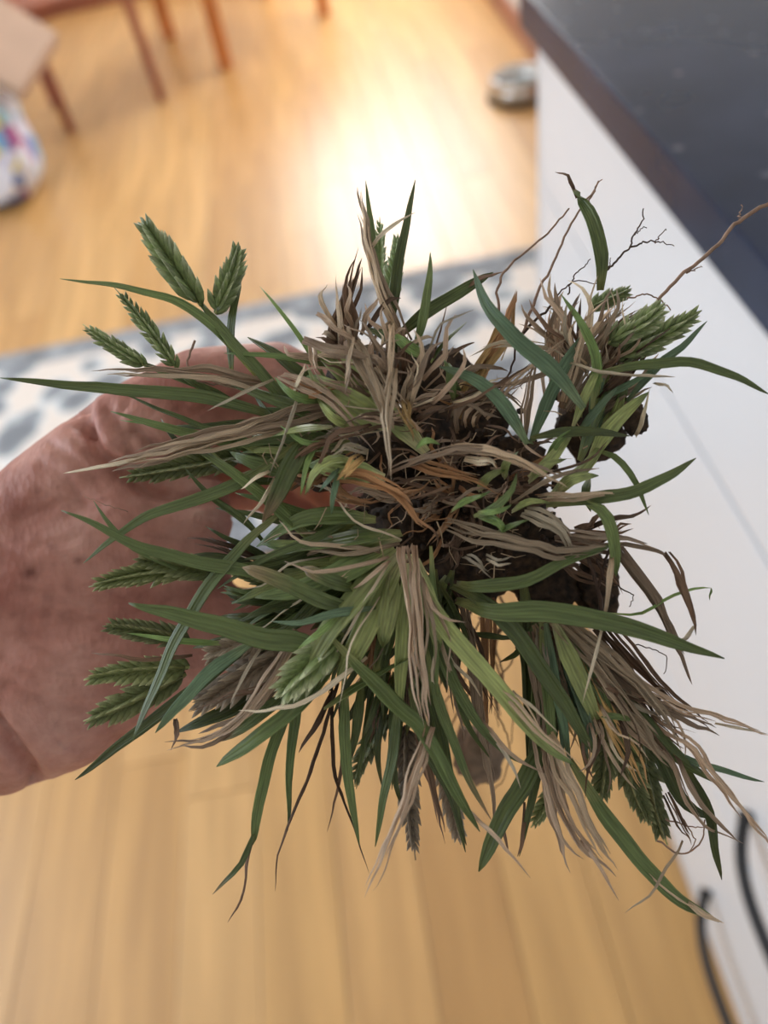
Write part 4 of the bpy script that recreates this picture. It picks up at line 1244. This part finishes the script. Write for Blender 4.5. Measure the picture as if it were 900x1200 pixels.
 ('k', 22, [(660, 470), (665, 420), (670, 370), (680, 345)], .208, .208, dict(tipp=5)),
 ('r', 16, [(660, 480), (680, 430), (705, 385), (745, 352)], .205, .205, {}),
 ('t', 14, [(665, 480), (690, 430), (720, 385), (770, 355)], .203, .203, {}),
 ('r', 15, [(672, 480), (700, 440), (730, 395), (780, 362)], .206, .206, {}),
 ('t', 9, [(660, 470), (675, 420), (690, 370), (700, 322)], .199, .198, dict(tipp=8)),
 ('r', 8, [(640, 400), (652, 360), (650, 330)], .203, .203, {}),
 ('k', 16, [(690, 470), (715, 420), (740, 380), (770, 362)], .209, .209, {}),
 ('h', 22, [(690, 540), (710, 505), (735, 480), (760, 460)], .200, .199, {}),
 ('g', 22, [(680, 540), (700, 490), (715, 450)], .202, .202, {}),
 ('b', 12, [(676, 510), (700, 480), (725, 452)], .196, .194, {}),
 ('r', 22, [(700, 500), (730, 470), (765, 455)], .205, .206, {}),
 ('p', 8, [(745, 510), (755, 485), (762, 455)], .199, .198, {}),
 ('k', 12, [(700, 470), (730, 440), (755, 415)], .203, .203, {}),
 ('p', 6, [(668, 426), (700, 436), (745, 440), (790, 442)], .194, .193, dict(tipp=6)),
 ('p', 4, [(765, 450), (780, 452), (788, 460)], .197, .197, {}),
 ('k', 6, [(640, 555), (690, 540), (712, 515)], .195, .195, {}),
 ('t', 7, [(600, 590), (650, 560), (700, 548)], .195, .195, {}),
 ('g', 12, [(690, 560), (686, 580), (692, 600)], .198, .198, {}),
]
for k, w, pts, d0, d1, kw in BL:
    blade(k, w, pts, d0, d1, **kw)

BL2 = [
 ('b', 18, [(640, 730), (650, 790), (662, 850), (668, 900)], .200, .200, {}),
 ('b', 16, [(652, 735), (672, 800), (690, 850), (700, 885)], .199, .200, {}),
 ('g', 18, [(660, 735), (690, 790), (715, 840), (722, 870)], .199, .199, {}),
 ('h', 22, [(650, 728), (668, 770), (690, 820), (700, 850)], .197, .198, dict(tipp=4)),
 ('g', 16, [(634, 730), (640, 800), (648, 870), (652, 920)], .201, .202, {}),
 ('d', 16, [(675, 760), (705, 830), (738, 880), (760, 900)], .201, .202, {}),
 ('g', 16, [(700, 770), (745, 830), (790, 880), (822, 905)], .199, .200, {}),
 ('d', 18, [(480, 800), (500, 870), (528, 930), (546, 990)], .200, .201, {}),
 ('y', 14, [(500, 760), (520, 840), (548, 910), (575, 960)], .198, .198, {}),
 ('d', 12, [(512, 720), (530, 790), (548, 850), (575, 890)], .200, .201, {}),
 ('d', 14, [(425, 790), (418, 850), (408, 900)], .206, .207, {}),
 ('k', 6, [(600, 930), (590, 965), (596, 1000)], .206, .206, {}),
]
for k, w, pts, d0, d1, kw in BL2:
    blade(k, w, pts, d0, d1, **kw)

# ---- the rest of the clump, growing out of the same crowns
def spray(kinds, n, cx, cy, a0, a1, l0, l1, w0, w1, d0, d1, r0=10, r1=40, bend=.3, drop=.0):
    for i in range(n):
        a = math.radians(prng.uniform(a0, a1)); L_ = prng.uniform(l0, l1)
        rr = prng.uniform(r0, r1)
        x0 = cx + math.cos(a) * rr + prng.uniform(-12, 12); y0 = cy + math.sin(a) * rr + prng.uniform(-12, 12)
        b_ = a + prng.uniform(-bend, bend); c_ = b_ + prng.uniform(-bend, bend)
        x1 = x0 + math.cos(a) * L_ * .45; y1 = y0 + math.sin(a) * L_ * .45
        x2 = x1 + math.cos(b_) * L_ * .3; y2 = y1 + math.sin(b_) * L_ * .3
        x3 = x2 + math.cos(c_) * L_ * .25; y3 = y2 + math.sin(c_) * L_ * .25
        d = prng.uniform(d0, d1)
        blade(prng.choice(kinds), prng.uniform(w0, w1), [(x0, y0), (x1, y1), (x2, y2), (x3, y3)], d, d + drop + prng.uniform(-.004, .004))
spray('ddgk', 14, 480, 760, 70, 120, 70, 150, 8, 15, .206, .213, 0, 60)
spray('gdd', 16, 520, 680, 70, 130, 60, 130, 10, 20, .206, .214, 0, 20)
spray('ddgk', 26, 380, 700, 140, 215, 60, 150, 9, 18, .204, .213, 0, 60)
spray('gdh', 9, 390, 560, 180, 215, 60, 130, 9, 16, .204, .211, 0, 40)
spray('ggdh', 20, 470, 640, 150, 205, 90, 200, 10, 22, .203, .212)
spray('gddy', 22, 470, 650, 95, 150, 90, 190, 10, 22, .202, .213)
spray('gdhk', 12, 500, 660, 60, 100, 80, 170, 9, 18, .204, .214)
spray('rtkw', 20, 630, 720, 40, 80, 60, 160, 8, 18, .203, .212)
spray('gdb', 12, 640, 720, 45, 95, 60, 160, 9, 18, .205, .213)
spray('rrtk', 16, 690, 490, 270, 325, 60, 130, 6, 14, .205, .212)
spray('bgh', 10, 690, 520, 265, 330, 40, 100, 8, 14, .203, .210)
spray('rtrkp', 60, 470, 490, 150, 350, 30, 100, 2.5, 11, .190, .203, 0, 75, .9)
spray('rtpk', 40, 690, 440, 200, 340, 30, 100, 2.5, 8, .197, .207, 0, 45, .7)
spray('rtpk', 36, 690, 790, 20, 90, 40, 130, 2.5, 8, .195, .206, 0, 60, .6)
spray('tpr', 26, 480, 640, 60, 215, 40, 150, 2.5, 7, .190, .202, 0, 90, .6)
spray('kkro', 30, 540, 580, 0, 360, 25, 80, 5, 14, .206, .216, 0, 70, .9)
spray('rktt', 20, 420, 420, 180, 360, 20, 60, 4, 9, .193, .203, 0, 45, .9)
spray('gghd', 16, 430, 530, 165, 215, 60, 150, 10, 20, .203, .211)
spray('kk', 14, 650, 640, 330, 400, 30, 90, 6, 12, .205, .214, 0, 40, .7)
spray('krok', 12, 400, 550, 150, 215, 30, 70, 5, 12, .200, .206, 0, 25, .7)
# curly brown fibres of the old crown
for i in range(80):
    a = prng.uniform(0, 6.28); rr = prng.uniform(0, 1) ** .6
    x = 525 + math.cos(a) * rr * 120; y = 545 + math.sin(a) * rr * 95
    an = prng.uniform(0, 6.28); pts = [(x, y)]
    for k in range(4):
        an += prng.uniform(-.9, .9); pts.append((pts[-1][0] + math.cos(an) * prng.uniform(8, 20), pts[-1][1] + math.sin(an) * prng.uniform(6, 14)))
    blade(prng.choice('kkor'), prng.uniform(2.0, 5.5), pts, .198 + prng.uniform(-.006, .01), .198 + prng.uniform(-.006, .01), bow=prng.uniform(-.002, .004), name='brown_fibre')
# young shoots on the near side
for x, y, an, L_ in ((560, 575, -.9, 40), (600, 600, -.5, 46), (620, 565, -.8, 52), (640, 540, -1.0, 60), (655, 575, -.6, 50), (590, 560, -1.3, 36), (420, 500, 3.5, 60), (400, 470, 3.7, 60), (395, 520, 3.2, 70), (430, 545, 2.9, 50), (375, 470, 3.4, 60)):
    blade(prng.choice('lhh'), prng.uniform(9, 15), [(x, y), (x + math.cos(an) * L_ * .5, y + math.sin(an) * L_ * .5), (x + math.cos(an + .25) * L_, y + math.sin(an + .25) * L_)], .196, .193)
# dry coil of old leaves beside the centre
for i in range(11):
    rr = 12 + i * 2.6
    a0 = prng.uniform(2.6, 3.4)
    blade(prng.choice('rkt'), prng.uniform(4, 7), [(572 + math.cos(a0 + t * 2.6) * rr * 1.25, 494 + math.sin(a0 + t * 2.6) * rr) for t in (0, .25, .5, .75, 1)], .199, .201)

# ---- roots
R_ = [
 ([(612, 392), (632, 340), (648, 310), (668, 265), (702, 213)], 4, 2, None),
 ([(586, 372), (584, 335), (600, 308), (640, 275), (668, 243)], 3.5, 2, None),
 ([(612, 390), (632, 372), (652, 352)], 4, 2.5, M_rootd),
 ([(606, 392), (600, 430), (585, 455)], 3, 2, M_rootd),
 ([(770, 352), (800, 322), (835, 292), (862, 262), (905, 236)], 4, 5, None),
 ([(804, 320), (818, 314), (822, 312)], 2, 1, None), ([(866, 256), (868, 246), (869, 240)], 2, 1, None),
 ([(704, 326), (722, 305), (738, 290), (742, 276), (752, 262), (754, 245)], 3, 1.5, M_rootd),
 ([(738, 290), (760, 283), (775, 284), (790, 288)], 2.5, 1, M_rootd),
 ([(768, 284), (774, 275), (780, 268)], 1.5, 1, M_rootd), ([(742, 276), (752, 268), (758, 266)], 1.5, 1, M_rootd),
 ([(712, 316), (716, 304)], 1.5, 1, M_rootd),
 ([(665, 345), (672, 325), (684, 312), (692, 304)], 2, 1.2, M_rootd), ([(650, 350), (672, 330), (700, 332)], 2, 1, M_rootd),
 ([(686, 245), (700, 216), (706, 210)], 2.5, 1, None),
 ([(735, 350), (760, 345), (782, 358), (784, 362)], 2, 1.5, None),
 ([(718, 685), (735, 693), (742, 699), (738, 712)], 2, 1, M_rootd), ([(745, 755), (775, 765), (782, 775), (778, 790)], 1.5, 1, M_rootd),
 ([(700, 690), (712, 650), (716, 640)], 4, 3, M_rootd), ([(706, 720), (698, 680), (688, 650)], 6, 4, M_rootd), ([(716, 700), (706, 672), (700, 655)], 5, 3, M_rootd),
 ([(780, 960), (820, 970), (835, 960)], 2, 1, None), ([(770, 985), (800, 1000), (822, 985), (826, 960)], 2.5, 1.5, None), ([(800, 960), (815, 985), (805, 1000)], 2, 1, None),
 ([(228, 400), (220, 425), (235, 448), (270, 450)], 3, 2, None),
 ([(150, 600), (120, 590), (100, 582)], 1, .8, None),
]
for pts, a, b_, m_ in R_:
    root(pts, a, b_, .202, .202, m_)
# the mass of roots hanging below, further away than the leaves
M_fibre = plain('root_mass', (112, 88, 66), .85, noise_scale=200, amt=.3)
clod(562, 884, .268, .008, .010, .007, 15, 'hanging_soil', plain('hanging_soil', (128, 108, 90), .9, noise_scale=200, amt=.35))
for i in range(14):
    x0 = prng.uniform(525, 600); y0 = prng.uniform(690, 800)
    pts = [(x0, y0)]
    for k in range(4): pts.append((pts[-1][0] + prng.uniform(-22, 20) + (560 - pts[-1][0]) * .12, pts[-1][1] + prng.uniform(18, 45)))
    root(pts, prng.uniform(3, 5), 1.5, .246 + prng.uniform(-.006, .012), .262, M_fibre, .0009)
# fine broken fibres between the leaves
bm = bmesh.new()
for i in range(110):
    a = prng.uniform(0, 6.28); rr = prng.uniform(0, 1) ** .6; px = 500 + math.cos(a) * rr * 190; py = 545 + math.sin(a) * rr * 140
    a = prng.uniform(0, 6.28); L_ = prng.uniform(8, 34); d = prng.uniform(.192, .206)
    p0 = P(px, py, d); p1 = P(px + math.cos(a) * L_, py + math.sin(a) * L_, d + prng.uniform(-.003, .003)); mid = (p0 + p1) / 2 + Vector((prng.uniform(-1, 1), prng.uniform(-1, 1), prng.uniform(-1, 1))) * .0012
    t = (p1 - p0).normalized(); s = t.cross(Vector((.3, .2, 1))).normalized(); q = s.cross(t)
    rad = prng.uniform(.0001, .00022)
    rings = [[bm.verts.new(c - BASE + (s * math.cos(k * 2.094) + q * math.sin(k * 2.094)) * rad * m_) for k in range(3)] for c, m_ in ((p0, 1), (mid, 1), (p1, .4))]
    for r0, r1 in zip(rings[:-1], rings[1:]):
        for k in range(3): bm.faces.new((r0[k], r0[(k + 1) % 3], r1[(k + 1) % 3], r1[k]))
tag(obj('straw_fibres', mesh_of(bm, 'straw_fibres'), plain('straw_fibre', (176, 152, 122), .8, noise_scale=200, amt=.35), weed), kind='stuff')
